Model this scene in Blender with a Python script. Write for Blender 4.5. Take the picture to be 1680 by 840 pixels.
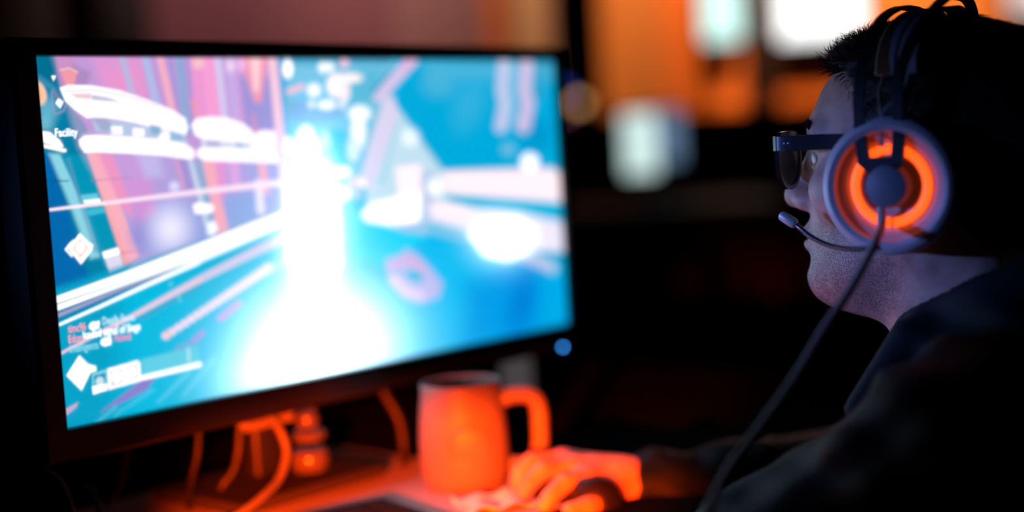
import bpy, math, random
import numpy as np
from mathutils import Vector, Matrix

random.seed(7)
rng = np.random.default_rng(11)
scene = bpy.context.scene
for o in list(bpy.data.objects):
    bpy.data.objects.remove(o, do_unlink=True)
COL = scene.collection

# ------------------------------------------------------------------ camera
FPX = 2333.0                      # focal length in pixels of a 1680 px wide frame (50 mm lens)
PITCH, ROLL = math.radians(-4.383), math.radians(-3.417)
CAM = np.array([0.0, 0.0, 1.09])
_F = np.array([0, math.cos(PITCH), math.sin(PITCH)])
_R0 = np.array([1.0, 0, 0]); _U0 = np.cross(_R0, _F)
_R = math.cos(ROLL) * _R0 + math.sin(ROLL) * _U0
_U = -math.sin(ROLL) * _R0 + math.cos(ROLL) * _U0
FOCUS = 1.165
cam_data = bpy.data.cameras.new('camera')
cam = bpy.data.objects.new('camera', cam_data); COL.objects.link(cam)
cam.matrix_world = Matrix(((_R[0], _U[0], -_F[0], CAM[0]), (_R[1], _U[1], -_F[1], CAM[1]),
                           (_R[2], _U[2], -_F[2], CAM[2]), (0, 0, 0, 1)))
cam_data.sensor_fit = 'HORIZONTAL'; cam_data.sensor_width = 36.0
cam_data.lens = FPX / 1680 * 36.0
cam_data.clip_start = 0.02; cam_data.clip_end = 60
cam_data.dof.use_dof = True
cam_data.dof.focus_distance = FOCUS
cam_data.dof.aperture_fstop = 1.22
scene.camera = cam

# ------------------------------------------------------------------ world, exposure
w = bpy.data.worlds.new('world'); scene.world = w; w.use_nodes = True
w.node_tree.nodes['Background'].inputs[0].default_value = (0.10, 0.12, 0.2, 1)
w.node_tree.nodes['Background'].inputs[1].default_value = 0.01
vs = scene.view_settings
vs.view_transform = 'Standard'; vs.look = 'None'; vs.gamma = 1.0; vs.exposure = 0.0
vs.use_curve_mapping = False

DESK_Z = 0.74

# ------------------------------------------------------------------ helpers
def P(x, y, d):
    """World point at depth d in front of the lens for a sight line of the photograph."""
    return CAM + _F * d + _R * ((x - 840) / FPX * d) + _U * ((420 - y) / FPX * d)

def ray_plane(x, y, p0, n):
    d = P(x, y, 1.0) - CAM
    t = np.dot(np.asarray(p0) - CAM, n) / np.dot(d, n)
    return CAM + d * t

def desk_pt(x, y):
    return ray_plane(x, y, (0, 0, DESK_Z), np.array([0, 0, 1.0]))

def srgb(r, g, b):
    f = lambda c: (c / 255 / 12.92) if c / 255 <= 0.04045 else ((c / 255 + 0.055) / 1.055) ** 2.4
    return (f(r), f(g), f(b))

MATS = {}
def mat(name, color, rough=0.5, metal=0.0, spec=0.5, noise=0.0, nscale=40.0, bump=0.0, bscale=200.0, coat=0.0,
        emit=None, estr=0.0, sss=0.0):
    if name in MATS: return MATS[name]
    m = bpy.data.materials.new(name); m.use_nodes = True
    nt = m.node_tree; b = nt.nodes['Principled BSDF']
    b.inputs['Base Color'].default_value = (*color, 1)
    b.inputs['Roughness'].default_value = rough
    b.inputs['Metallic'].default_value = metal
    b.inputs['Specular IOR Level'].default_value = spec
    b.inputs['Coat Weight'].default_value = coat
    if sss:
        b.inputs['Subsurface Weight'].default_value = sss
        b.inputs['Subsurface Radius'].default_value = (0.012, 0.004, 0.002)
        b.inputs['Subsurface Scale'].default_value = 1.0
    tc = nt.nodes.new('ShaderNodeTexCoord')
    if noise:
        n = nt.nodes.new('ShaderNodeTexNoise'); n.inputs['Scale'].default_value = nscale
        n.inputs['Detail'].default_value = 4
        nt.links.new(tc.outputs['Object'], n.inputs['Vector'])
        mr = nt.nodes.new('ShaderNodeMapRange')
        mr.inputs['To Min'].default_value = 1 - noise; mr.inputs['To Max'].default_value = 1 + noise
        nt.links.new(n.outputs['Fac'], mr.inputs['Value'])
        mx = nt.nodes.new('ShaderNodeVectorMath'); mx.operation = 'SCALE'
        mx.inputs[0].default_value = color
        nt.links.new(mr.outputs['Result'], mx.inputs['Scale'])
        nt.links.new(mx.outputs['Vector'], b.inputs['Base Color'])
    if bump:
        n2 = nt.nodes.new('ShaderNodeTexNoise'); n2.inputs['Scale'].default_value = bscale
        n2.inputs['Detail'].default_value = 3
        nt.links.new(tc.outputs['Object'], n2.inputs['Vector'])
        bp = nt.nodes.new('ShaderNodeBump'); bp.inputs['Strength'].default_value = bump
        bp.inputs['Distance'].default_value = 0.001
        nt.links.new(n2.outputs['Fac'], bp.inputs['Height'])
        nt.links.new(bp.outputs['Normal'], b.inputs['Normal'])
    if emit is not None:
        b.inputs['Emission Color'].default_value = (*emit, 1)
        b.inputs['Emission Strength'].default_value = estr
    MATS[name] = m
    return m

ROOTM = {}
def empty(name, loc, rz=0.0, label=None, cat=None, group=None):
    o = bpy.data.objects.new(name, None); COL.objects.link(o)
    M = Matrix.Translation(Vector(loc)) @ Matrix.Rotation(rz, 4, 'Z')
    o.matrix_world = M; o.empty_display_size = 0.05
    ROOTM[o.name] = np.array(M)
    tag(o, label, cat, group)
    return o

def tag(o, label=None, cat=None, group=None, kind=None):
    if label: o['label'] = label
    if cat: o['category'] = cat
    if group: o['group'] = group
    if kind: o['kind'] = kind
    return o

class MB:
    """collects shapes (world coordinates, or local ones through the matrix T) and builds one mesh object"""
    def __init__(s, T=None):
        s.v = []; s.f = []; s.T = None if T is None else np.array(T)
    def add(s, verts, faces, T=None):
        verts = np.asarray(verts, float)
        for M in (T, s.T):
            if M is not None:
                M = np.array(M); verts = verts @ M[:3, :3].T + M[:3, 3]
        o = len(s.v); s.v.extend(map(tuple, verts)); s.f.extend([tuple(i + o for i in f) for f in faces])
        return s
    def box(s, c, size, bev=0.0, T=None):
        x, y, z = [q / 2 for q in size]
        if bev <= 0:
            v = [(sx * x, sy * y, sz * z) for sx in (-1, 1) for sy in (-1, 1) for sz in (-1, 1)]
            f = [(0, 1, 3, 2), (4, 6, 7, 5), (0, 4, 5, 1), (2, 3, 7, 6), (0, 2, 6, 4), (1, 5, 7, 3)]
        else:
            # rounded in plan (xy), chamfered at top and bottom
            b = min(bev, x * .99, y * .99, z * .99); ring = []
            n = 4
            for (cx, cy, a0) in ((x - b, y - b, 0), (-x + b, y - b, 90), (-x + b, -y + b, 180), (x - b, -y + b, 270)):
                for k in range(n + 1):
                    a = math.radians(a0 + 90 * k / n); ring.append((cx, cy, math.cos(a), math.sin(a)))
            v = []; m = len(ring)
            for (zz, rr) in ((-z, .3), (-z + b * .7, 1), (z - b * .7, 1), (z, .3)):
                v += [(cx + b * rr * ca, cy + b * rr * sa, zz) for cx, cy, ca, sa in ring]
            f = []
            for l in range(3):
                for k in range(m):
                    k2 = (k + 1) % m
                    f.append((l * m + k, l * m + k2, (l + 1) * m + k2, (l + 1) * m + k))
            f.append(tuple(range(m - 1, -1, -1))); f.append(tuple(range(3 * m, 4 * m)))
        v = np.array(v) + np.array(c)
        return s.add(v, f, T)
    def tube(s, pts, r, n=8, T=None, cap=True, flat=None):
        """round tube through pts; r scalar or list. flat=(a,b) multiplies the two ring axes"""
        pts = np.array([np.asarray(p, float) for p in pts]); m = len(pts)
        rr = np.full(m, r) if np.isscalar(r) else np.asarray(r, float)
        tan = np.gradient(pts, axis=0); tan /= np.linalg.norm(tan, axis=1)[:, None] + 1e-12
        ref = np.array([0, 0, 1.0]) if abs(tan[0][2]) < .9 else np.array([1.0, 0, 0])
        u = np.cross(tan[0], ref); u /= np.linalg.norm(u); v = []
        for i in range(m):
            u = u - tan[i] * np.dot(u, tan[i]); u /= np.linalg.norm(u); ww = np.cross(tan[i], u)
            fa, fb = flat if flat else (1, 1)
            for k in range(n):
                a = 2 * math.pi * k / n
                v.append(pts[i] + rr[i] * (fa * math.cos(a) * u + fb * math.sin(a) * ww))
        f = [(i * n + k, i * n + (k + 1) % n, (i + 1) * n + (k + 1) % n, (i + 1) * n + k) for i in range(m - 1) for k in range(n)]
        if cap: f += [tuple(range(n - 1, -1, -1)), tuple(range((m - 1) * n, m * n))]
        return s.add(v, f, T)
    def strip(s, pts, side, w, t, T=None):
        """flat band of width w (along side vectors) and thickness t through pts"""
        pts = np.array([np.asarray(p, float) for p in pts]); m = len(pts)
        side = np.array(side, float)
        if side.ndim == 1: side = np.tile(side, (m, 1))
        ww = np.full(m, w) if np.isscalar(w) else np.asarray(w)
        tan = np.gradient(pts, axis=0); tan /= np.linalg.norm(tan, axis=1)[:, None] + 1e-12
        v = []
        for i in range(m):
            sd = side[i] - tan[i] * np.dot(side[i], tan[i]); sd /= np.linalg.norm(sd); nn = np.cross(tan[i], sd)
            for a, b in ((-1, -.5), (-.9, -1), (.9, -1), (1, -.5), (1, .5), (.9, 1), (-.9, 1), (-1, .5)):
                v.append(pts[i] + sd * a * ww[i] / 2 + nn * b * t / 2)
        n = 8
        f = [(i * n + k, i * n + (k + 1) % n, (i + 1) * n + (k + 1) % n, (i + 1) * n + k) for i in range(m - 1) for k in range(n)]
        f += [tuple(range(n - 1, -1, -1)), tuple(range((m - 1) * n, m * n))]
        return s.add(v, f, T)
    def lathe(s, prof, n=40, T=None, closed=False, a0=0.0, a1=2 * math.pi):
        """prof: (radius, z) pairs turned about local z"""
        full = abs(a1 - a0 - 2 * math.pi) < 1e-6
        k_n = n if full else n + 1; m = len(prof); v = []
        for k in range(k_n):
            a = a0 + (a1 - a0) * k / n
            v += [(r * math.cos(a), r * math.sin(a), z) for r, z in prof]
        f = []
        for k in range(n):
            k2 = (k + 1) % k_n
            for i in range(m if closed else m - 1):
                i2 = (i + 1) % m
                f.append((k * m + i, k2 * m + i, k2 * m + i2, k * m + i2))
        if not full and closed:
            f.append(tuple(range(m))); f.append(tuple(range((k_n - 1) * m + m - 1, (k_n - 1) * m - 1, -1)))
        return s.add(v, f, T)
    def prism(s, poly, z0, z1, T=None):
        n = len(poly)
        v = [(x, y, z0) for x, y in poly] + [(x, y, z1) for x, y in poly]
        f = [tuple(range(n - 1, -1, -1)), tuple(range(n, 2 * n))] + [(k, (k + 1) % n, n + (k + 1) % n, n + k) for k in range(n)]
        return s.add(v, f, T)
    def build(s, name, material, parent=None, smooth=True, angle=40):
        return mesh_obj(name, np.array(s.v), s.f, material, parent, smooth, angle)

def root_of(o):
    while o.parent: o = o.parent
    return o

def mesh_obj(name, verts, faces, material, parent=None, smooth=True, angle=40):
    if parent is not None:
        M = ROOTM.get(root_of(parent).name)
        if M is not None:
            Mi = np.linalg.inv(M); verts = verts @ Mi[:3, :3].T + Mi[:3, 3]
    me = bpy.data.meshes.new(name)
    if isinstance(faces, np.ndarray) and faces.shape[1] == 4:
        nf = len(faces)
        me.vertices.add(len(verts)); me.vertices.foreach_set('co', np.asarray(verts, np.float32).ravel())
        me.loops.add(nf * 4); me.loops.foreach_set('vertex_index', faces.astype(np.int32).ravel())
        me.polygons.add(nf); me.polygons.foreach_set('loop_start', np.arange(0, nf * 4, 4, dtype=np.int32))
        me.update(calc_edges=True)
    else:
        me.from_pydata([tuple(v) for v in verts], [], faces); me.update()
    if smooth:
        me.polygons.foreach_set('use_smooth', [True] * len(me.polygons))
        if angle is not None: me.set_sharp_from_angle(angle=math.radians(angle))
    me.materials.append(material)
    o = bpy.data.objects.new(name, me); COL.objects.link(o)
    if parent is not None: o.parent = parent
    return o

def bez(pts, n=10):
    """Catmull-Rom curve through pts"""
    p = [np.asarray(q, float) for q in pts]
    p = [2 * p[0] - p[1]] + p + [2 * p[-1] - p[-2]]
    out = []
    for i in range(1, len(p) - 2):
        for k in range(n):
            t = k / n
            out.append(.5 * ((2 * p[i]) + (-p[i - 1] + p[i + 1]) * t + (2 * p[i - 1] - 5 * p[i] + 4 * p[i + 1] - p[i + 2]) * t * t
                             + (-p[i - 1] + 3 * p[i] - 3 * p[i + 1] + p[i + 2]) * t ** 3))
    out.append(p[-2])
    return out

def frame(o, x, y, z):
    M = np.eye(4); M[:3, 0] = x; M[:3, 1] = y; M[:3, 2] = z; M[:3, 3] = o
    return M

# ---- signed distance modelling for the figure
def sd_ell(p, c, r):
    q = p - np.asarray(c, np.float32); r = np.asarray(r, np.float32)
    k0 = np.linalg.norm(q / r, axis=1); k1 = np.linalg.norm(q / (r * r), axis=1) + 1e-9
    return k0 * (k0 - 1) / k1
def sd_cone(p, a, b, r1, r2):
    a = np.asarray(a, np.float32); b = np.asarray(b, np.float32)
    ba = b - a; pa = p - a
    h = np.clip(pa @ ba / (ba @ ba), 0, 1)
    return np.linalg.norm(pa - h[:, None] * ba, axis=1) - (r1 + (r2 - r1) * h)
def smin(a, b, k):
    h = np.maximum(k - np.abs(a - b), 0) / k
    return np.minimum(a, b) - h * h * k * .25
def smax(a, b, k): return -smin(-a, -b, k)

def mesh_sdf(fn, lo, hi, h):
    """surface nets over a block-sparse grid: (verts, quads)"""
    lo = np.asarray(lo, float); hi = np.asarray(hi, float); B = 8
    nb = np.ceil((hi - lo) / (h * B)).astype(int)
    g = np.stack(np.meshgrid(*[np.arange(k) for k in nb], indexing='ij'), -1).reshape(-1, 3)
    cen = (lo + (g + .5) * h * B).astype(np.float32)
    d = fn(cen)
    N = nb * B + 1
    val = np.empty(N, np.float32)
    val[:-1, :-1, :-1] = np.repeat(np.repeat(np.repeat(d.reshape(nb), B, 0), B, 1), B, 2)
    val[-1] = 1; val[:, -1] = 1; val[:, :, -1] = 1
    keep = np.where(np.abs(d) < h * B * 1.25)[0]
    loc = np.stack(np.meshgrid(*[np.arange(B + 1)] * 3, indexing='ij'), -1).reshape(-1, 3)
    for s0 in range(0, len(keep), 400):
        ks = keep[s0:s0 + 400]
        ii = (g[ks][:, None, :] * B + loc[None]).reshape(-1, 3)
        val[ii[:, 0], ii[:, 1], ii[:, 2]] = fn((lo + ii * h).astype(np.float32))
    ins = val < 0
    cnt = np.zeros(N - 1, np.uint8)
    for a in (0, 1):
        for b in (0, 1):
            for c in (0, 1):
                cnt += ins[a:N[0] - 1 + a, b:N[1] - 1 + b, c:N[2] - 1 + c]
    act = np.argwhere((cnt > 0) & (cnt < 8))
    idx = np.full(N - 1, -1, np.int32); idx[tuple(act.T)] = np.arange(len(act))
    acc = np.zeros((len(act), 3)); num = np.zeros(len(act))
    cor = [np.array((a, b, c)) for a in (0, 1) for b in (0, 1) for c in (0, 1)]
    cv = [val[tuple((act + c).T)] for c in cor]
    for i in range(8):
        for j in range(i + 1, 8):
            if np.abs(cor[i] - cor[j]).sum() != 1: continue
            m = (cv[i] < 0) != (cv[j] < 0)
            t = cv[i][m] / (cv[i][m] - cv[j][m])
            acc[m] += cor[i] + t[:, None] * (cor[j] - cor[i]); num[m] += 1
    verts = lo + (act + acc / num[:, None]) * h
    quads = []
    for ax in range(3):
        sl0 = [slice(0, -1)] * 3; sl1 = [slice(0, -1)] * 3
        a0 = np.take(ins, np.arange(N[ax] - 1), axis=ax); a1 = np.take(ins, np.arange(1, N[ax]), axis=ax)
        e = np.argwhere(a0 != a1); b, c = (ax + 1) % 3, (ax + 2) % 3
        e = e[(e[:, b] > 0) & (e[:, c] > 0) & (e[:, b] < N[b] - 1) & (e[:, c] < N[c] - 1)]
        fl = a0[tuple(e.T)]
        def cell(db, dc):
            q = e.copy(); q[:, b] += db; q[:, c] += dc; return idx[tuple(q.T)]
        q = np.stack([cell(-1, -1), cell(0, -1), cell(0, 0), cell(-1, 0)], 1)
        q[~fl] = q[~fl][:, ::-1]
        quads.append(q[(q >= 0).all(1)])
    return verts, np.concatenate(quads)

def noise3(p, scale, seed=0):
    """cheap smooth pseudo noise"""
    r = np.random.default_rng(seed); s = np.zeros(len(p), np.float32)
    for k in range(5):
        v = r.normal(size=3); v /= np.linalg.norm(v)
        s += np.sin(p @ (v * scale * (1 + .6 * k)).astype(np.float32) + r.uniform(0, 6.28)) / (1 + .5 * k)
    return s / 2.6

# ================================================================== SETTING
M_floor = mat('floor_carpet', (.008, .007, .008), .9, spec=0, noise=.3, nscale=60)
M_wall = mat('painted_wall', (.34, .125, .15), .8, noise=.06, nscale=5)
M_dark = mat('dark_paint', (.012, .012, .014), .7, noise=.2, nscale=20)
def struct(name, mb, m): return tag(mb.build(name, m, None, smooth=False), kind='structure')
X0, X1, Y0, Y1, ZC = -4.5, 5.5, -2.5, 8.2, 3.3
struct('floor', MB().box(((X0 + X1) / 2, (Y0 + Y1) / 2, -.05), (X1 - X0, Y1 - Y0, .1)), M_floor)
struct('ceiling', MB().box(((X0 + X1) / 2, (Y0 + Y1) / 2, ZC + .05), (X1 - X0, Y1 - Y0, .1)), M_dark)
wall_back = struct('wall_back', MB().box(((X0 + X1) / 2, Y1 + .05, ZC / 2), (X1 - X0, .1, ZC)), M_wall)
struct('wall_left', MB().box((X0 - .05, (Y0 + Y1) / 2, ZC / 2), (.1, Y1 - Y0, ZC)), M_dark)
struct('wall_right', MB().box((X1 + .05, (Y0 + Y1) / 2, ZC / 2), (.1, Y1 - Y0, ZC)), M_dark)
struct('wall_front', MB().box(((X0 + X1) / 2, Y0 - .05, ZC / 2), (X1 - X0, .1, ZC)), M_dark)

def wx(px, py=60, y=Y1):            # world x of a sight line where it meets the plane at that world y
    return ray_plane(px, py, (0, y, 0), np.array([0, 1.0, 0]))
# painted panels on the back wall
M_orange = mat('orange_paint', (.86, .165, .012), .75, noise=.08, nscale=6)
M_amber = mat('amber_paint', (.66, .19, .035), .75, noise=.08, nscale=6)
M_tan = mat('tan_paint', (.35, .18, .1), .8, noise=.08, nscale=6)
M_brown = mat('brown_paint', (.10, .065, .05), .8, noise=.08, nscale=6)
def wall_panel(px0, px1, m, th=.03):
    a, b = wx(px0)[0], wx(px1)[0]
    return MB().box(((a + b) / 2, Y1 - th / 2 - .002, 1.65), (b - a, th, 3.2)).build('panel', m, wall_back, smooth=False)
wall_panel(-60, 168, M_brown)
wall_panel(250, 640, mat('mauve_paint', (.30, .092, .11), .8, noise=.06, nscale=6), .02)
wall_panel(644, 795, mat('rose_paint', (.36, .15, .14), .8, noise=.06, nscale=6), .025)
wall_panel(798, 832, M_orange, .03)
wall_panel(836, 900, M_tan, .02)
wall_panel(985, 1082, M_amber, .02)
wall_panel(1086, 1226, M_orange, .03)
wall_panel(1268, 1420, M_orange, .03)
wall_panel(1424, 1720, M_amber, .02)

def column(px0, px1, y, label, m):
    a, b = wx(px0, 60, y)[0], wx(px1, 60, y)[0]
    r = empty('column', ((a + b) / 2, y, 0), 0, label, 'column')
    mb = MB().box(((a + b) / 2, y, ZC / 2), (b - a, .25, ZC - .02), .02); mb.build('shaft', m, r)
    MB().box(((a + b) / 2, y, .06), (b - a + .04, .29, .118), .01).build('plinth', M_dark, r)
    return r
column(172, 244, 7.8, 'dark square column behind the left end of the big monitor', mat('col_brown', (.035, .022, .022), .7))
column(905, 985, 7.5, 'dark navy square column just right of the big monitor', mat('col_navy', (.018, .022, .04), .6))
column(1222, 1268, 7.7, 'slim dark maroon column between the two glowing white panels', mat('col_maroon', (.05, .016, .016), .6))

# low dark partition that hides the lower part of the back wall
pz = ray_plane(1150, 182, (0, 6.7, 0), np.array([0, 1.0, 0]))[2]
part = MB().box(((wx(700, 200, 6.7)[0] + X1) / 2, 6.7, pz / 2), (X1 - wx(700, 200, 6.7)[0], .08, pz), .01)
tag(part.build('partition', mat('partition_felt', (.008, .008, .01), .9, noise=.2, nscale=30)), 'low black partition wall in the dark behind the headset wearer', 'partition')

# glowing white panels on the back wall
def lightbox(px0, px1, py1, col, st, label, y=7.98):
    a = ray_plane(px0, py1, (0, y, 0), np.array([0, 1.0, 0])); b = ray_plane(px1, py1, (0, y, 0), np.array([0, 1.0, 0]))
    z0 = (a[2] + b[2]) / 2; z1 = min(ZC - .25, z0 + 1.1); cx = (a[0] + b[0]) / 2; wd = b[0] - a[0]
    r = empty('light_panel', (cx, y + .06, z0), 0, label, 'light panel', 'backlit panels on the back wall')
    MB().box((cx, y + .07, (z0 + z1) / 2), (wd + .03, .12, z1 - z0 + .03), .006).build('housing', M_dark, r)
    MB().box((cx, y, (z0 + z1) / 2), (wd - .01, .015, z1 - z0 - .01), .004).build(
        'diffuser', mat('lit_' + label[:12] + str(px0), (.08, .08, .08), .5, emit=col, estr=st), r)
    return r
lightbox(1154, 1222, 68, (.62, 1.0, .93), 1.35, 'narrow glowing pale teal panel left of the maroon column')
lightbox(1277, 1420, 64, (.95, .98, 1.0), 1.9, 'wide glowing white panel above the front of the hair')
lightbox(1655, 1760, 22, (1.0, .72, .68), .9, 'glowing pinkish white panel at the top right corner')

# added ceiling lamps, unseen above the frame, put in to light the back wall
def added_spot_lamp(x, y, tx, tz, power, col, size, label, blend=.6):
    r = empty('added_ceiling_spot', (x, y, ZC), 0, label, 'added lamp', 'added spots lighting the back wall')
    p0 = np.array([x, y, ZC - .22]); t = np.array([tx, Y1, tz]); d = (t - p0) / np.linalg.norm(t - p0)
    MB().lathe([(0, ZC), (.05, ZC), (.05, ZC - .02), (.012, ZC - .025), (.012, ZC - .2), (0, ZC - .2)], 20,
               T=frame((x, y, 0), (1, 0, 0), (0, 1, 0), (0, 0, 1))).build('stem', M_dark, r)
    s = np.cross(d, (0, 0, 1)); s /= np.linalg.norm(s); u = np.cross(s, d)
    MB().lathe([(.0, -.1), (.05, -.1), (.06, -.02), (.065, .06), (.06, .06), (.05, -.03), (0, -.04)], 24,
               T=frame(p0, s, u, d)).build('lamp_head', M_dark, r)
    L = bpy.data.lights.new('spot_beam', 'SPOT'); L.energy = power; L.color = col
    L.spot_size = math.radians(size); L.spot_blend = blend; L.shadow_soft_size = .04
    lo = bpy.data.objects.new('spot_beam', L); COL.objects.link(lo)
    lp = p0 + d * .08
    Mw = Matrix(((s[0], u[0], -d[0], lp[0]), (s[1], u[1], -d[1], lp[1]), (s[2], u[2], -d[2], lp[2]), (0, 0, 0, 1)))
    lo.parent = r; lo.matrix_parent_inverse = Matrix.Identity(4)
    lo.matrix_local = Matrix.Translation(Vector((-x, -y, -ZC))) @ Mw
added_spot_lamp(wx(1110)[0], 6.9, wx(1110)[0], 2.2, 185, (1, .66, .32), 80, 'added unseen spot lamp over the orange wall beside the maroon column')
added_spot_lamp(wx(1400)[0], 6.9, wx(1400)[0], 2.0, 330, (1, .66, .32), 84, 'added unseen spot lamp over the orange wall behind the headset')
added_spot_lamp(wx(780)[0], 6.6, wx(780)[0], 2.4, 70, (1, .75, .6), 80, 'added unseen spot lamp over the rose wall behind the monitor')
added_spot_lamp(wx(420)[0], 6.6, wx(420)[0], 2.4, 62, (1, .75, .7), 85, 'added unseen spot lamp over the mauve wall behind the monitor')

# added blue lamp by the left wall, unseen, put in to light the face
def added_blue_lamp(pos, aim, power, col, size):
    pos = np.asarray(pos, float); d = np.asarray(aim, float) - pos; d /= np.linalg.norm(d)
    s_ = np.cross(d, (0, 0, 1)); s_ /= np.linalg.norm(s_); u_ = np.cross(s_, d)
    r = empty('added_blue_lamp', (X0, pos[1], pos[2]), 0, 'added unseen blue lamp by the left wall, lighting the face', 'stage lamp')
    T = frame(pos, s_, u_, d)
    MB(T).lathe([(0, -.14), (.05, -.14), (.075, -.06), (.085, .05), (.078, .05), (.07, .0)], 28).build('housing', M_dark, r)
    MB(T).lathe([(.074, .01), (.05, .018), (0, .022)], 28).build('lens', mat('blue_lens', (.1, .15, .4), .3, emit=(.2, .35, 1), estr=6.0), r)
    MB().tube([(X0, pos[1], pos[2]), pos - d * .05], .015, 8).build('bracket', M_dark, r)
    L = bpy.data.lights.new('added_blue_beam', 'SPOT'); L.energy = power; L.color = col; L.shadow_soft_size = .09
    L.spot_size = math.radians(size); L.spot_blend = .8
    lo = bpy.data.objects.new('added_blue_beam', L); COL.objects.link(lo); lo.parent = r
    lp = pos + d * .03 - np.array([X0, pos[1], pos[2]])
    lo.matrix_local = Matrix(((s_[0], u_[0], -d[0], lp[0]), (s_[1], u_[1], -d[1], lp[1]), (s_[2], u_[2], -d[2], lp[2]), (0, 0, 0, 1)))
added_blue_lamp((-4.2, .38, 1.42), (.240, 1.14, .975), 640, (.15, .28, 1.0), 4.5)

# ================================================================== DESK
AY = 0.8445                                         # the desk and the monitor are turned by this angle
DX = np.array([math.cos(AY), math.sin(AY), 0.0])    # along the desk
NX = np.array([math.sin(AY), -math.cos(AY), 0.0])   # out of the screen, towards the sitter
ZV = np.array([0, 0, 1.0])
MC = np.array([-.166, 1.4764, 1.09 - .0597])        # centre of the display
MW, MH = .6904, .32
def dk(u, v, z=0.0):                                # desk coordinates: u along, v towards the sitter, z above the top
    return np.array([MC[0], MC[1], DESK_Z]) + DX * u + NX * v + ZV * z
DT = frame(dk(0, 0), DX, -NX, ZV)                   # local x along, y to the back, z up

M_desk = mat('desk_laminate', (.008, .007, .007), .8, spec=0.0, noise=.2, nscale=12, bump=.05, bscale=300)
M_black = mat('black_plastic', (.01, .01, .011), .35, noise=.15, nscale=80)
M_blackm = mat('black_matte_plastic', (.012, .012, .013), .6, noise=.15, nscale=80)
desk = empty('desk', dk(-.1, .02) - ZV * DESK_Z, AY, 'long black desk that carries monitor, mug and keyboard', 'desk')
MB(DT).box((-.1, -.02, -.015), (1.8, .84, .03), .008).build('desk_top', M_desk, desk)
for u in (-.95, .75):
    for v in (-.34, .32):
        MB(DT).box((u, -v, -.385), (.05, .05, .71), .006).build('leg', M_black, desk)
MB(DT).box((-.1, .34, -.16), (1.6, .018, .22), .004).build('modesty_panel', M_black, desk)

MAT_Z = .003
dm = MB(DT).box((-.17, -.015, MAT_Z / 2 + .0002), (.58, .435, MAT_Z), .0012).build('desk_mat', mat('pale_mat', (.42, .38, .36), .6, noise=.1, nscale=14, bump=.1, bscale=400))
tag(dm, 'pale desk mat under mug and keyboard, glowing red', 'desk mat')

# ================================================================== MONITOR
mon = empty('monitor', dk(0, -.09), AY, 'wide black computer monitor showing a bright blue and pink game', 'monitor')
zc = MC[2] - DESK_Z
BZ, BB = .024, .030                                 # bezel widths: sides/top and bottom
def rect_frame(mb, x0, x1, z0, z1, bx0, bx1, bz0, bz1, y0, y1):
    """picture frame: outer rectangle, inner rectangle, from depth y0 (front) to y1, chamfered front"""
    ch = .004
    outer = [(bx0, bz0), (bx1, bz0), (bx1, bz1), (bx0, bz1)]; inner = [(x0, z0), (x1, z0), (x1, z1), (x0, z1)]
    sg = [(-1, -1), (1, -1), (1, 1), (-1, 1)]
    loops = [[(x, y1, z) for x, z in outer], [(x, y0 + ch, z) for x, z in outer],
             [(x - sx * ch, y0, z - sz * ch) for (x, z), (sx, sz) in zip(outer, sg)],
             [(x + sx * .001, y0, z + sz * .001) for (x, z), (sx, sz) in zip(inner, sg)],
             [(x, y0 + .003, z) for x, z in inner], [(x, y1, z) for x, z in inner]]
    v = [p for l in loops for p in l]; f = []
    for l in range(6):
        l2 = (l + 1) % 6
        for k in range(4):
            k2 = (k + 1) % 4; f.append((l * 4 + k, l * 4 + k2, l2 * 4 + k2, l2 * 4 + k))
    mb.add(v, f)
mb = MB(DT)
rect_frame(mb, -MW / 2, MW / 2, zc - MH / 2, zc + MH / 2, -MW / 2 - BZ, MW / 2 + .016, zc - MH / 2 - BB, zc + MH / 2 + .016, -.006, .03)
mb.build('bezel', M_black, mon, angle=25)
mb = MB(DT); x0, x1, z0, z1 = -MW / 2 - BZ + .003, MW / 2 + .013, zc - MH / 2 - BB + .003, zc + MH / 2 + .013
v = [(x0, .028, z0), (x1, .028, z0), (x1, .028, z1), (x0, .028, z1), (x0 + .05, .062, z0 + .05), (x1 - .05, .062, z0 + .05), (x1 - .05, .062, z1 - .05), (x0 + .05, .062, z1 - .05)]
mb.add(v, [(0, 1, 5, 4), (1, 2, 6, 5), (2, 3, 7, 6), (3, 0, 4, 7), (4, 5, 6, 7), (3, 2, 1, 0)]).build('back_cover', M_blackm, mon, smooth=False)
# stand
M_gloss = mat('glossy_black', (.01, .01, .011), .3, noise=.1, nscale=30)
SX = -.045
mb = MB(DT).box((SX - .012, .095, .1725), (.05, .03, .315), .01); neck = mb.build('stand_neck', M_gloss, mon)
MB(DT).box((SX - .012, .075, .29), (.09, .03, .09), .008).build('mount_plate', M_blackm, mon)
MB(DT).box((SX - .01, .09, .0096), (.20, .15, .012), .005).build('stand_base', mat('matte_base', (.03, .029, .029), .8, spec=.05), mon)
for zz, rr, hh in ((.030, .021, .022), (.056, .019, .010), (.073, .0125, .016), (.091, .0135, .010), (.106, .012, .014), (.121, .0135, .012)):
    pr = [(0.004, -hh / 2), (rr * .85, -hh / 2), (rr, -hh / 4), (rr, hh / 4), (rr * .85, hh / 2), (.004, hh / 2)]
    MB(DT).lathe(pr, 20, T=frame((SX + .022, .064, zz), (1, 0, 0), (0, 1, 0), (0, 0, 1))).build('cable_collar', mat('glossy_grey_collar', (.09, .08, .08), .15, coat=.8), neck)
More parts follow.
